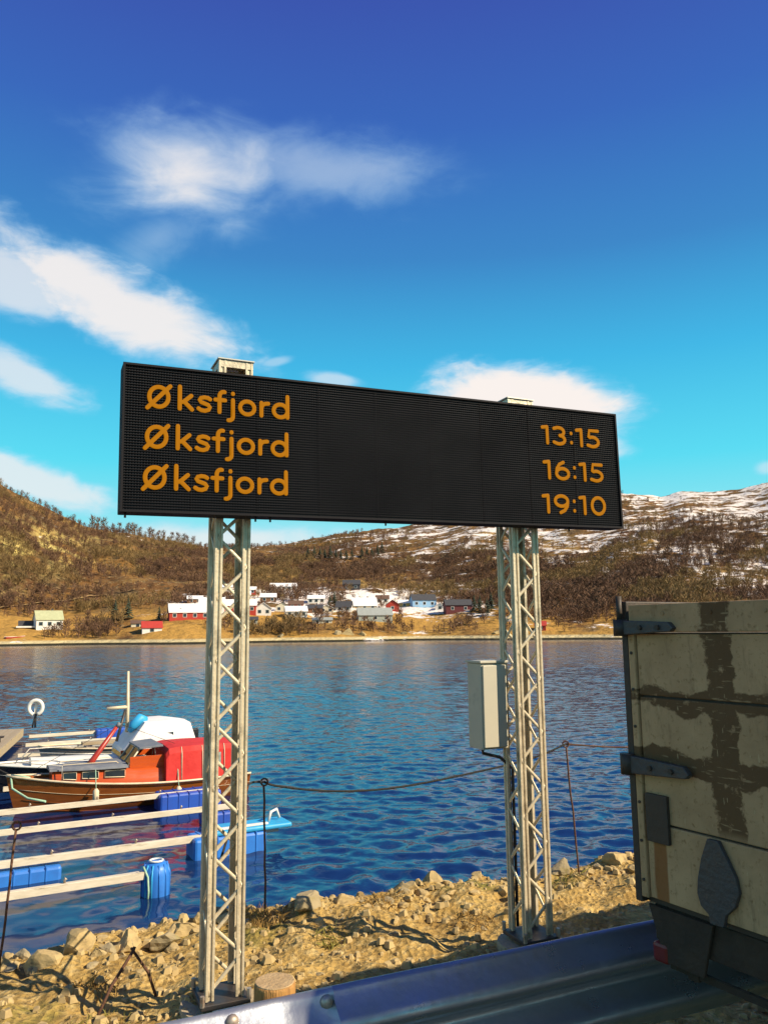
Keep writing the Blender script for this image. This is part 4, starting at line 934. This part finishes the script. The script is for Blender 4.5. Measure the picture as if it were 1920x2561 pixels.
# red raked mast lowered on the foredeck
MB().tube([(4.05, 0, 0.98), (3.95, 0, 1.15), (3.38, 0, 1.95)], [0.11, 0.075, 0.045], 10).build('raked_mast', red_p, rb)
MB().tube([(3.4, 0, 1.92), (3.32, 0, 2.02)], 0.05, 8).build('mast_cap', slate, rb)
MB().tube([(5.85, 0, 0.92), (5.6, 0.2, 0.90), (5.45, 0.3, 0.87)], 0.03, 6).build('bow_rope', green_r, rb)
MB().tube([(5.86, 0.05, 0.9), (5.83, 0.25, 0.65), (5.5, 0.6, 0.45), (5.15, 1.05, 0.42)], 0.026, 6).build('mooring_line', green_r, rb)
for x in (4.0, 2.0):
    hb, zg = row_at(rows1, x); MB().tube([(x, hb+0.09, zg-0.42), (x, hb+0.09, zg-0.36), (x, hb+0.09, zg-0.16), (x, hb+0.09, zg-0.10)], [0.03, 0.075, 0.075, 0.03], 10).build('fender', trim_w, rb)
    MB().tube([(x, hb+0.09, zg-0.1), (x, hb+0.02, zg+0.05), (x, hb-0.1, 1.0)], 0.011, 6).build('fender_line', green_r, rb)
MB().tube([(0.05, 0.0, 0.6), (-0.10, 0, 0.62), (-0.10, 0, 0.1), (-0.06, 0, -0.3)], 0.05, 8).build('rudder', varn, rb)
for y in (-0.42, 0.42): MB().tube([(3.4, y, 1.06), (3.45, y, 1.11), (4.7, y*0.7, 1.11), (4.75, y*0.7, 1.06)], 0.011, 6).build('roof_grab_rail', trim_w, rb)
for x, z in ((5.3, 0.86), (0.25, 0.60)):
    MB().tube([(x-0.09, 0.3, z+0.06), (x+0.09, 0.3, z+0.06)], 0.018, 6).build('cleat', bolt_m, rb)
MB().tube([(3.34, 0, 2.0), (2.0, 0.5, 1.46)], 0.006, 5).build('mast_stay', rope_m, rb); MB().tube([(3.36, 0, 1.98), (5.5, 0, 0.93)], 0.006, 5).build('mast_stay', rope_m, rb)
MB().tube([(2.45+0.0*a, 0.12+0.17*math.cos(a), 1.16+0.17*math.sin(a)) for a in np.linspace(0, 6.28, 18)], 0.014, 6).build('steering_wheel', steel, rb)
for sgn in (1, -1): MB().tube([(4.75, sgn*0.52, 0.76), (4.75, sgn*0.52, 1.12), (5.5, sgn*0.2, 1.2), (5.75, 0, 1.22)], 0.010, 6).build('bow_rail', alu_d, rb)
# --- black-hulled boat with white canopy
L2 = 5.9; kb = boat_root(0.0, 4.15, L2, 'open_motor_boat', 'black-hulled motor boat with white foredeck and white aft canopy', )
rows2 = hull_mesh(L2, 2.0, 0.50, 0.72); make_hull(kb, rows2, black_h, white_p, white_p, 0.03)
fd = MB(); crow = []
for x in np.linspace(2.75, 5.0, 10):
    hb, zg = row_at(rows2, x); w = max(0.1, hb-0.22); zt = zg+0.12
    crow.append([(x, -w, zg-0.02), (x, -w*0.85, zt), (x, 0, zt+0.05), (x, w*0.85, zt), (x, w, zg-0.02)])
loft(crow, fd, True); fd.add(crow[-1], [tuple(range(5))]); fd.build('foredeck', white_p, kb)
for y in (-0.78, 0.78): MB().tube([(5.2, y*0.25, 0.78), (5.0, y*0.5, 0.98), (4.0, y, 0.92), (3.1, y*1.05, 0.86)], 0.016, 6).build('grab_rail', alu_d, kb)
MB().add([(2.85, -0.7, 0.72), (2.85, 0.7, 0.72), (2.55, 0.62, 1.22), (2.55, -0.62, 1.22)], [(0, 1, 2, 3)]).build('windscreen', glass_d, kb)
MB().span((2.2, -0.6, 0.5), (2.6, 0.6, 0.92)).build('console', slate, kb, 0.03)
cn = MB(); crow = []
for x, zt in ((0.75, 0.85), (1.0, 1.55), (1.55, 1.64), (2.25, 1.62), (2.80, 0.95)):
    hb, zg = row_at(rows2, x); w = hb-0.04
    crow.append([(x, -w, zg+0.02), (x, -w*0.92, (zt+zg)/2+0.1), (x, -w*0.76, zt-0.03), (x, 0, zt), (x, w*0.76, zt-0.03), (x, w*0.92, (zt+zg)/2+0.1), (x, w, zg+0.02)])
loft(crow, cn, True, False); cn.add(crow[-1], [tuple(range(7))]); co = cn.build('canopy', white_cv, kb)
hb, zg = row_at(rows2, 1.9); w = hb-0.04
MB().add([(1.45, w*0.95+0.02, zg+0.25), (2.15, w*0.95+0.03, zg+0.25), (2.05, w*0.80+0.07, zg+0.72), (1.5, w*0.80+0.06, zg+0.78)], [(0, 1, 2, 3)]).build('canopy_window', glass_d, co)
MB().tube([(2.6, 0.1, 1.3), (2.6, 0.1, 1.95), (2.62, 0.1, 2.95)], [0.05, 0.05, 0.032], 8).build('antenna_mast', trim_w, kb)
MB().tube([(2.6, 0.1, 1.98), (3.15, 0.1, 1.96)], 0.045, 8).build('mast_spreader', trim_w, kb)
MB().tube([(2.9, 0.3, 1.1), (2.66, 0.1, 1.9)], 0.04, 6).build('mast_stay', steel, kb)
bb = MB(); bb.tube([(2.15, 0.35, 1.62), (2.30, 0.40, 1.67), (2.48, 0.42, 1.52), (2.60, 0.42, 1.34)], [0.10, 0.15, 0.13, 0.06], 10); tag(bb.build('tarpaulin_bundle', cyan_f, None), 'bright blue tarpaulin bundle on the white canopy', 'tarpaulin')
bpy.data.objects['tarpaulin_bundle'].matrix_world = kb.matrix_basis
MB().tube([(5.95, 0.02, 0.72), (5.7, 0.5, 0.6), (5.3, 1.2, 0.45)], 0.022, 6).build('mooring_line', rope_m, kb)
# --- small grey skiff seen between the two
L3 = 4.4; sk = boat_root(1.5, 6.95, L3, 'skiff', 'small weathered skiff with tan planks behind the black-hulled boat')
rows3 = hull_mesh(L3, 1.6, 0.55, 0.72); make_hull(sk, rows3, slate, trim_w, deck_m, 0.1)
for x in (1.0, 2.1, 3.1): MB().span((x-0.12, -0.62, 0.56), (x+0.12, 0.62, 0.60)).build('thwart', deck_m, sk)
MB().span((0.9, -0.5, 0.62), (3.3, -0.2, 0.72)).build('stowed_planks', deck_m, sk, 0.01)
MB().span((-0.18, -0.14, 0.3), (0.05, 0.14, 0.95)).build('outboard_motor', black_h, sk, 0.04)

# ------------------------------------------------------------------ village across the fjord
WALLS = {'white': (0.74, 0.68, 0.60), 'red': (0.42, 0.04, 0.02), 'maroon': (0.12, 0.02, 0.02), 'blue': (0.26, 0.44, 0.62), 'grey': (0.34, 0.36, 0.30), 'ochre': (0.5, 0.30, 0.08), 'cream': (0.62, 0.54, 0.38), 'dark': (0.05, 0.045, 0.05), 'brown': (0.2, 0.09, 0.04)}
WM = {k: pm('wall_'+k, v, 0.8, 0, tuple(c*0.85 for c in v), 0.6) for k, v in WALLS.items()}
ROOFS = {'snow': (0.82, 0.77, 0.72), 'dark': (0.05, 0.048, 0.05), 'green': (0.40, 0.40, 0.22), 'red': (0.42, 0.035, 0.02), 'grey': (0.30, 0.31, 0.28), 'brown': (0.13, 0.07, 0.04)}
RM = {k: pm('roof_'+k, v, 0.8, 0, tuple(c*0.8 for c in v), 0.8) for k, v in ROOFS.items()}
def house(u0, u1, vb, vt, wall, roof, label, ridge_x=True, nwin=3, yaw=0.0, gable=None, chim=True, roof_frac=0.42, deep=7.0):
    """a gabled house; u0..u1 and vb..vt are the columns and rows it fills across the water"""
    uc = (u0+u1)/2; p = hit(uc, vb); dist = math.hypot(p.x, p.y); face = math.atan2(p.x, p.y)
    w = (u1-u0)/F*dist/max(0.5, math.cos(yaw)); ht = (vb-vt)/F*dist; hw = ht*(1-roof_frac); D = min(deep, w*1.1) if ridge_x else max(6.0, deep)
    c = p+Vector((p.x, p.y, 0)).normalized()*D/2
    e = empty('house', Vector((c.x, c.y, p.z-0.2)), -face+yaw, label, 'house', 'houses of the village across the fjord')
    x, y = w/2, D/2; f = 0.5
    wl_ = MB()
    if ridge_x:
        wl_.add([(-x, -y, -3), (x, -y, -3), (x, y, -3), (-x, y, -3), (-x, -y, hw), (x, -y, hw), (x, y, hw), (-x, y, hw), (-x, 0, ht-0.15), (x, 0, ht-0.15)],
                [(0, 1, 5, 4), (2, 3, 7, 6), (1, 2, 6, 9, 5), (3, 0, 4, 8, 7)])
        eo = 0.35; k = (ht-hw)/y
        rv = [(-x-eo, -y-eo, hw-k*eo), (x+eo, -y-eo, hw-k*eo), (x+eo, 0, ht), (-x-eo, 0, ht), (x+eo, y+eo, hw-k*eo), (-x-eo, y+eo, hw-k*eo)]
    else:
        wl_.add([(-x, -y, -3), (x, -y, -3), (x, y, -3), (-x, y, -3), (-x, -y, hw), (x, -y, hw), (x, y, hw), (-x, y, hw), (0, -y, ht-0.15), (0, y, ht-0.15)],
                [(0, 1, 5, 8, 4), (2, 3, 7, 9, 6), (1, 2, 6, 5), (3, 0, 4, 7)])
        eo = 0.35; k = (ht-hw)/x
        rv = [(-x-eo, -y-eo, hw-k*eo), (-x-eo, y+eo, hw-k*eo), (0, y+eo, ht), (0, -y-eo, ht), (x+eo, y+eo, hw-k*eo), (x+eo, -y-eo, hw-k*eo)]
    wl_.build('wall', WM[wall], e)
    if gable and ridge_x:
        MB().add([(x+0.03, -y, -1), (x+0.03, y, -1), (x+0.03, y, hw), (x+0.03, 0, ht-0.3), (x+0.03, -y, hw)], [(0, 1, 2, 3, 4)]).build('gable_cladding', WM[gable], e)
    r2 = [(a, b_, c_+0.22) for a, b_, c_ in rv]
    ro = MB(); ro.add(rv+r2, [(0, 1, 2, 3), (3, 2, 4, 5), (6, 9, 8, 7), (9, 11, 10, 8), (0, 6, 7, 1), (4, 10, 11, 5), (1, 7, 8, 2), (2, 8, 10, 4), (0, 3, 9, 6), (3, 5, 11, 9)])
    rr_ = ro.build('roof', RM[roof], e)
    if chim: MB().box((x*0.3 if ridge_x else 0.5, 0.4, ht+0.3), (0.6, 0.6, 1.1)).build('chimney', WM['dark'], rr_)
    ws_ = min(0.62, w/(nwin*3.2)) if nwin else 0
    for i in range(nwin):
        xx = -x+w*(i+0.5)/nwin
        if xx > x-0.5 or xx < -x+0.5: continue
        zc = min(hw*0.58, hw-0.9) if hw > 2 else hw*0.55
        wn_ = MB().box((xx, -y-0.03, zc), (ws_*2+0.28, 0.06, ws_*2+0.28)).build('window', WM['white'] if wall != 'white' else WM['grey'], e)
        MB().box((xx, -y-0.075, zc), (ws_*2, 0.03, ws_*2)).build('pane', glass_d, wn_)
    return e
h0 = house(92, 148, 1574, 1531, 'white', 'green', 'white house with pale green roof alone near the far shore at left', True, 3, 0.18, roof_frac=0.45)
pq = hit(67, 1572); dk = MB(); 
dkE = empty('deck_terrace', pq, -math.atan2(pq.x, pq.y), 'low white terrace deck beside the lone white house', 'terrace')
MB().span((-3.6, -1.5, 0.3), (3.4, 2.5, 0.9)).build('deck_front', WM['white'], dkE); MB().span((-3.0, 2.6, 0.3), (3.2, 3.0, 3.0)).build('wind_screen', WM['dark'], dkE)
house(357, 402, 1582, 1556, 'white', 'red', 'small white boathouse with bright red roof near the far shore', True, 1, 0.05, chim=False, roof_frac=0.55)
house(330, 360, 1568, 1552, 'cream', 'brown', 'low brown shed behind the red-roofed boathouse', True, 1, 0, chim=False)
house(425, 520, 1551, 1512, 'red', 'snow', 'long red house with snow-white roof left of the left mast', True, 4, 0.12, roof_frac=0.5)
house(432, 470, 1549, 1522, 'white', 'brown', 'white-fronted gable built onto the long red house', False, 1, 0, chim=False, roof_frac=0.5)
house(500, 560, 1532, 1496, 'white', 'snow', 'white house directly behind the left mast', True, 3)
house(560, 640, 1534, 1500, 'red', 'snow', 'red house with snowy roof just right of the left mast', True, 4, -0.05)
house(640, 678, 1540, 1508, 'white', 'snow', 'narrow white gabled house beside the red snowy-roofed one', False, 2)
house(612, 644, 1560, 1543, 'grey', 'dark', 'low dark-roofed garage on the grass below the red house', True, 2, chim=False)
house(677, 742, 1478, 1458, 'white', 'snow', 'long white building highest up the slope above the village', True, 5, chim=False)
house(722, 758, 1524, 1502, 'red', 'brown', 'small red house behind the low white house', True, 2)
house(714, 766, 1545, 1516, 'white', 'snow', 'low white house in the middle of the village', True, 3, 0.1)
house(586, 626, 1500, 1477, 'cream', 'snow', 'cream house with snowy roof on the upper row right of the left mast', True, 2)
house(652, 690, 1506, 1484, 'brown', 'snow', 'brown house with snowy roof on the upper row', True, 2)
house(690, 722, 1530, 1506, 'cream', 'brown', 'cream house with brown roof between the white houses', False, 2)
house(858, 900, 1476, 1450, 'dark', 'dark', 'dark house alone high on the slope', True, 2)
house(842, 880, 1527, 1503, 'white', 'dark', 'white house with black roof beside the broad snowy roof', True, 2, -0.1, roof_frac=0.6)
house(880, 940, 1524, 1495, 'cream', 'snow', 'house with broad snowy roof behind the grey house', True, 3, 0.1, roof_frac=0.65)
house(894, 978, 1555, 1521, 'grey', 'grey', 'long grey house with white gable nearest the far shore', True, 3, 0.15, gable='white', roof_frac=0.5)
house(766, 806, 1534, 1512, 'brown', 'dark', 'small brown cabin among the trees in mid village', True, 1)
house(965, 998, 1530, 1501, 'red', 'dark', 'narrow red gabled shed right of the grey house', False, 1, chim=False)
house(1028, 1086, 1520, 1486, 'blue', 'dark', 'light blue house with dark roof and white gable', True, 3, 0.25, gable='white', roof_frac=0.4)
house(1112, 1176, 1532, 1499, 'maroon', 'dark', 'dark maroon barn with bright red gable end left of the right mast', True, 2, 0.2, gable='red', chim=False, roof_frac=0.4)
house(1338, 1364, 1578, 1554, 'red', 'red', 'tiny red cabin at the far shore right of the right mast', True, 1, 0, chim=False)
house(782, 830, 1560, 1545, 'cream', 'grey', 'low pale shed on the grass in front of the village', True, 2, chim=False)
house(540, 580, 1478, 1460, 'white', 'snow', 'white house with snowy roof uppermost just right of the left mast', True, 2, chim=False)
house(606, 640, 1486, 1468, 'red', 'snow', 'small red house with snowy roof in the uppermost row', True, 2)
house(770, 812, 1508, 1488, 'white', 'snow', 'white house with snowy roof in the upper middle of the village', True, 3)
house(800, 834, 1532, 1512, 'cream', 'snow', 'cream cottage with snowy roof left of the black-roofed house', False, 2)
house(940, 972, 1508, 1488, 'white', 'brown', 'white cottage with brown roof above the grey house', True, 2)
house(996, 1026, 1518, 1500, 'ochre', 'snow', 'ochre cabin with snowy roof left of the light blue house', True, 1)
house(1088, 1112, 1524, 1508, 'white', 'snow', 'small white shed between the blue house and the maroon barn', False, 1, chim=False)
house(470, 506, 1508, 1490, 'brown', 'snow', 'brown cabin with snowy roof above the long red house', True, 2)
# beached boat and boulders on the far shore
bp = hit(14, 1598); bp.z = max(bp.z, 0.2); fb = empty('beached_rowing_boat', bp, 0.9, 'upturned white and red rowing boat on the far shore at the left edge', 'boat')
rows4 = hull_mesh(7.0, 2.2, 0.6, 0.9, -0.3); b = MB(); loft(rows4, b); b.build('hull', WM['red'], fb); MB().tube([Vector(r[12]) for r in rows4], 0.12, 6).build('gunwale', WM['white'], fb)
for i, (u, v, s_) in enumerate(((872, 1590, 2.6), (845, 1590, 1.8), (905, 1592, 1.5), (1010, 1590, 1.4), (700, 1596, 1.6), (1240, 1588, 1.6))):
    p = hit(u, v-3); rock(p, s_*1.4, s_, s_*0.9, i, ('largest pale boulder on the far waterline', 'dark boulder left of the largest far boulder', 'small boulder right of the largest far boulder', 'boulder on the far waterline below the blue house', 'boulder on the far waterline below the white houses', 'boulder on the far waterline behind the cabinet')[i], 'boulders on the far shore')
# gravel track climbing the left slope
track_m = pm('track_gravel', (0.48, 0.30, 0.10), 0.9, 0, (0.36, 0.22, 0.08), 0.4)
def track(pxs, w, name):
    P = [hit(u, v) for u, v in pxs]; vs_ = []; n = 0
    for i in range(len(P)-1):
        for k in range(14):
            q = P[i].lerp(P[i+1], k/14); a = math.degrees(math.atan2(q.x, q.y)); r = math.hypot(q.x, q.y)
            for dr in (-w/2, w/2):
                vs_.append(((r+dr)*math.sin(R(a)), (r+dr)*math.cos(R(a)), max(hill_z(a, r+dr), hill_z(a, r))+0.5))
            n += 1
    b = MB(); b.add(vs_, [(2*i, 2*i+1, 2*i+3, 2*i+2) for i in range(n-1)]); return tag(b.build(name, track_m), kind='structure')
track([(-20, 1524), (80, 1514), (180, 1504), (280, 1490), (370, 1474)], 3.0, 'gravel_track')

# ------------------------------------------------------------------ trees of the far shore
bark = pm('birch_twigs', (0.16, 0.08, 0.036), 0.9, 0, (0.07, 0.034, 0.018), 0.08)
bark2 = pm('olive_twigs', (0.22, 0.135, 0.04), 0.9, 0, (0.11, 0.06, 0.024), 0.08)
dkgreen = pm('spruce_green', (0.035, 0.045, 0.02), 0.9, 0, (0.02, 0.026, 0.012), 2)
def birch_geo(seed, h=1.0, nbr=9, ntw=34):
    r = random.Random(seed); tv = []; tf = []; cv_ = []; cf = []
    def stick(V, Fc, a, b_, ra, rb2):
        d = (b_-a).normalized(); s = d.cross(Vector((0.3, 0.9, 0.1))).normalized(); t = d.cross(s); b0 = len(V)
        for p, rr in ((a, ra), (b_, rb2)):
            for k in range(3): V.append(p+(s*math.cos(k*2.094)+t*math.sin(k*2.094))*rr)
        for k in range(3): Fc.append((b0+k, b0+(k+1) % 3, b0+3+(k+1) % 3, b0+3+k))
    top = Vector((r.uniform(-.08, .08), r.uniform(-.08, .08), 0.8))*h
    stick(tv, tf, Vector((0, 0, -0.05*h)), top, 0.028*h, 0.010*h)
    for k in range(nbr):
        z = r.uniform(0.25, 0.75)*h; a = r.uniform(0, 6.28); ln = h*(0.34-0.2*abs(z/h-0.5))*r.uniform(.7, 1.2)
        p0 = top*(z/(0.8*h)); p1 = p0+Vector((math.cos(a)*ln, math.sin(a)*ln, ln*0.75)); stick(tv, tf, p0, p1, 0.011*h, 0.005*h)
    for k in range(ntw):
        a = r.uniform(0, 6.28); zz = r.uniform(0.28, 1.0); rad = 0.30*math.sqrt(max(0.05, 1-((zz-0.58)/0.46)**2))*math.sqrt(r.random())
        c = Vector((rad*math.cos(a), rad*math.sin(a), zz))*h; dr = Vector((math.cos(a)*.5, math.sin(a)*.5, r.uniform(.4, 1.2))).normalized(); sd = dr.cross(Vector((r.gauss(0, 1), r.gauss(0, 1), r.gauss(0, 1)))).normalized()
        l = 0.13*h*r.uniform(.6, 1.3); w = 0.030*h*r.uniform(.6, 1.3); b0 = len(cv_)
        cv_.extend([c-dr*l-sd*w, c-dr*l+sd*w, c+dr*l]); cf.append((b0, b0+1, b0+2))
    return tv, tf, cv_, cf
def mesh_of(name, v, f, m):
    me = bpy.data.meshes.new(name); me.from_pydata([tuple(p) for p in v], [], f); me.materials.append(m); return me
geos = [birch_geo(i) for i in range(6)]
def scatter(name, m, pts, label):
    """one mass of woodland: copies of the bare tree shapes merged in numpy"""
    VV = []; FF = []; base = 0
    pre = []
    for tv, tf, cv_, cf in geos:
        v = np.array([tuple(p) for p in tv+cv_]); q = [f for f in tf]; t3 = [tuple(len(tv)+i for i in f) for f in cf]
        tri = [(a, b_, c) for a, b_, c, d in q]+[(a, c, d) for a, b_, c, d in q]+t3; pre.append((v, np.array(tri)))
    for i, (x, y, z, h) in enumerate(pts):
        v, t = pre[i % len(pre)]; an = i*2.4; ca, sa = math.cos(an), math.sin(an); k = h*1.15
        w = np.stack([(v[:, 0]*ca-v[:, 1]*sa)*k+x, (v[:, 0]*sa+v[:, 1]*ca)*k+y, v[:, 2]*h+z], 1); VV.append(w); FF.append(t+base); base += len(v)
    VV = np.concatenate(VV); FF = np.concatenate(FF); me = bpy.data.meshes.new(name)
    me.vertices.add(len(VV)); me.vertices.foreach_set('co', VV.ravel()); me.loops.add(FF.size); me.loops.foreach_set('vertex_index', FF.ravel().astype(np.int32))
    me.polygons.add(len(FF)); me.polygons.foreach_set('loop_start', np.arange(0, FF.size, 3, dtype=np.int32)); me.update(calc_edges=True); me.materials.append(m)
    o = bpy.data.objects.new(name, me); col.objects.link(o); return tag(o, label, 'woodland', kind='stuff')
HPOS = [(o.location.x, o.location.y) for o in bpy.data.objects if o.name.split('.')[0] == 'house']
PA, PB = [], []
tries = 0
while len(PA)+len(PB) < 12500 and tries < 120000:
    tries += 1
    a = random.uniform(-29, 29); r = 305+560*random.random()**1.25; r0 = shore_r(a); rt = float(np.interp(a, RTa, RTv))
    if r > rt+20 or r < r0+8: continue
    x, y = r*math.sin(R(a)), r*math.cos(R(a)); d = mn.noise(Vector((x*0.012, y*0.012, 1.7)))+0.6*mn.noise(Vector((x*0.04, y*0.04, 4.2)))
    t = (r-r0)/(rt-r0)
    dens = 0.62+0.9*d
    if a > 2 and t > 0.45: dens -= 0.8*(t-0.45)+0.42                 # bare snowy top on the right
    if -12 < a < 9 and t > 0.42: dens -= 0.25
    if r-r0 < 75: dens -= 0.75 if -18 < a < 8 else 0.35               # fields round the village
    if -27 < a < -20 and 0.1 < t < 0.4 and d > 0: dens -= 0.3
    if random.random() > dens: continue
    if any(abs(hx-x) < 7 and -14 < y-hy < 8 for hx, hy in HPOS): continue
    z = hill_z(a, r); h = random.uniform(2.7, 6.0)*(0.85 if t > 0.7 else 1)
    (PA if mn.noise(Vector((x*0.02, y*0.02, 9.0))) < 0.12 else PB).append((x, y, z-0.2, h))
scatter('bare_birch_wood', bark, PA, 'bare brown birch wood covering the far hillside')
scatter('olive_birch_wood', bark2, PB, 'patches of lighter olive birch scrub on the far hillside')
# single trees one can pick out on the left ridge and in the village
tm = [(mesh_of('trunk', g[0], g[1], bark), mesh_of('crown', g[2], g[3], bark)) for g in [birch_geo(40+i, 1.0, 12, 70) for i in range(3)]]
def single(p, h, i, label, group):
    e = empty('birch_tree', p, random.uniform(0, 6), label, 'tree', group); e.scale = (h, h, h)
    for nm, me in zip(('trunk', 'crown'), tm[i % 3]):
        o = bpy.data.objects.new(nm, me); col.objects.link(o); o.parent = e
def ridge(u):
    a = math.degrees(math.atan2(ray(u, 1300).x, ray(u, 1300).y)); rt = float(np.interp(a, RTa, RTv)); best = max(np.arange(rt-120, rt+40, 6), key=lambda r: (hill_z(a, r)-H)/r)
    return Vector((best*math.sin(R(a)), best*math.cos(R(a)), hill_z(a, best)))
for i, u in enumerate((232, 246, 262, 284, 300, 322, 332, 340, 352, 376, 384, 398, 410, 432, 446, 462, 470, 486)):
    single(ridge(u), random.uniform(6.5, 10), i, ('leftmost', 'second', 'third', 'fourth', 'fifth', 'sixth', 'seventh', 'eighth', 'ninth', 'tenth', 'eleventh', 'twelfth', 'thirteenth', 'fourteenth', 'fifteenth', 'sixteenth', 'seventeenth', 'last')[i]+' bare birch from the left on the ridge left of the left mast', 'bare birches on the left ridge')
for i, (u, v) in enumerate(((520, 1395), (745, 1500), (800, 1560), (1000, 1555), (1210, 1560), (575, 1560), (410, 1560), (220, 1560))):
    single(hit(u, v), random.uniform(5, 7), i, ('bare birch on the slope right of the left mast, high above the houses', 'bare birch behind the low white house in mid village', 'bare birch on the grass in front of the mid village', 'bare birch on the grass below the narrow red shed', 'bare birch on the grass left of the right mast', 'bare birch below the red house right of the left mast', 'bare birch between the boathouse and the left mast', 'bare birch in the field right of the lone white house')[i], 'bare birches in the village')
sp_v = []; sp_f = []; rr_ = random.Random(5)
for lay in range(9):
    z = 0.10+lay*0.095; rad = 0.24*(1-lay/9.5)
    for k in range(9):
        a = rr_.uniform(0, 6.28); b0 = len(sp_v); l = rad*rr_.uniform(.7, 1.15); w = 0.4
        sp_v += [Vector((0, 0, z+0.10)), Vector((l*math.cos(a-w), l*math.sin(a-w), z-0.03)), Vector((l*1.1*math.cos(a), l*1.1*math.sin(a), z)), Vector((l*math.cos(a+w), l*math.sin(a+w), z-0.03))]; sp_f += [(b0, b0+1, b0+2), (b0, b0+2, b0+3)]
sp_c = mesh_of('crown', sp_v, sp_f, dkgreen); tk = MB().tube([(0, 0, -0.05), (0, 0, 0.95)], [0.02, 0.004], 5); sp_t = mesh_of('trunk', tk.v, tk.f, bark)
SPR = [(288, 1552, 9), (320, 1550, 9.5), (398, 1552, 6), (825, 1522, 7), (836, 1520, 8), (1186, 1530, 8), (1200, 1535, 9), (1218, 1538, 8), (1228, 1528, 9), (905, 1395, 9), (918, 1392, 8), (930, 1394, 8), (944, 1388, 9), (955, 1384, 10), (770, 1396, 9), (786, 1398, 10), (800, 1400, 10), (812, 1399, 9), (826, 1400, 11), (840, 1402, 9), (852, 1400, 8), (866, 1402, 9), (880, 1401, 9)]
for i, (u, v, h) in enumerate(SPR):
    e = empty('spruce_tree', hit(u, v), random.uniform(0, 6), ('leftmost', 'second', 'third', 'fourth', 'fifth', 'sixth', 'seventh', 'eighth', 'ninth', 'tenth', 'eleventh', 'twelfth', 'thirteenth', 'last')[sorted(q[0] for q in SPR if q[1] < 1450).index(u)]+' dark spruce from the left in the row on the middle hillside' if v < 1450 else {288: 'left one of two tall dark spruces left of the boathouse', 320: 'right one of two tall dark spruces left of the boathouse', 398: 'short dark spruce behind the red-roofed boathouse', 825: 'left one of two dark spruces beside the black-roofed house', 836: 'right one of two dark spruces beside the black-roofed house', 1186: 'first dark spruce right of the maroon barn', 1200: 'second dark spruce right of the maroon barn', 1218: 'third dark spruce right of the maroon barn', 1228: 'fourth dark spruce right of the maroon barn'}[u], 'tree', 'dark spruces in the hillside row' if v < 1450 else ('dark spruces at the boathouse' if u < 500 else 'dark spruces among the houses')); e.scale = (h, h, h)
    for nm, me in (('trunk', sp_t), ('crown', sp_c)):
        o = bpy.data.objects.new(nm, me); col.objects.link(o); o.parent = e
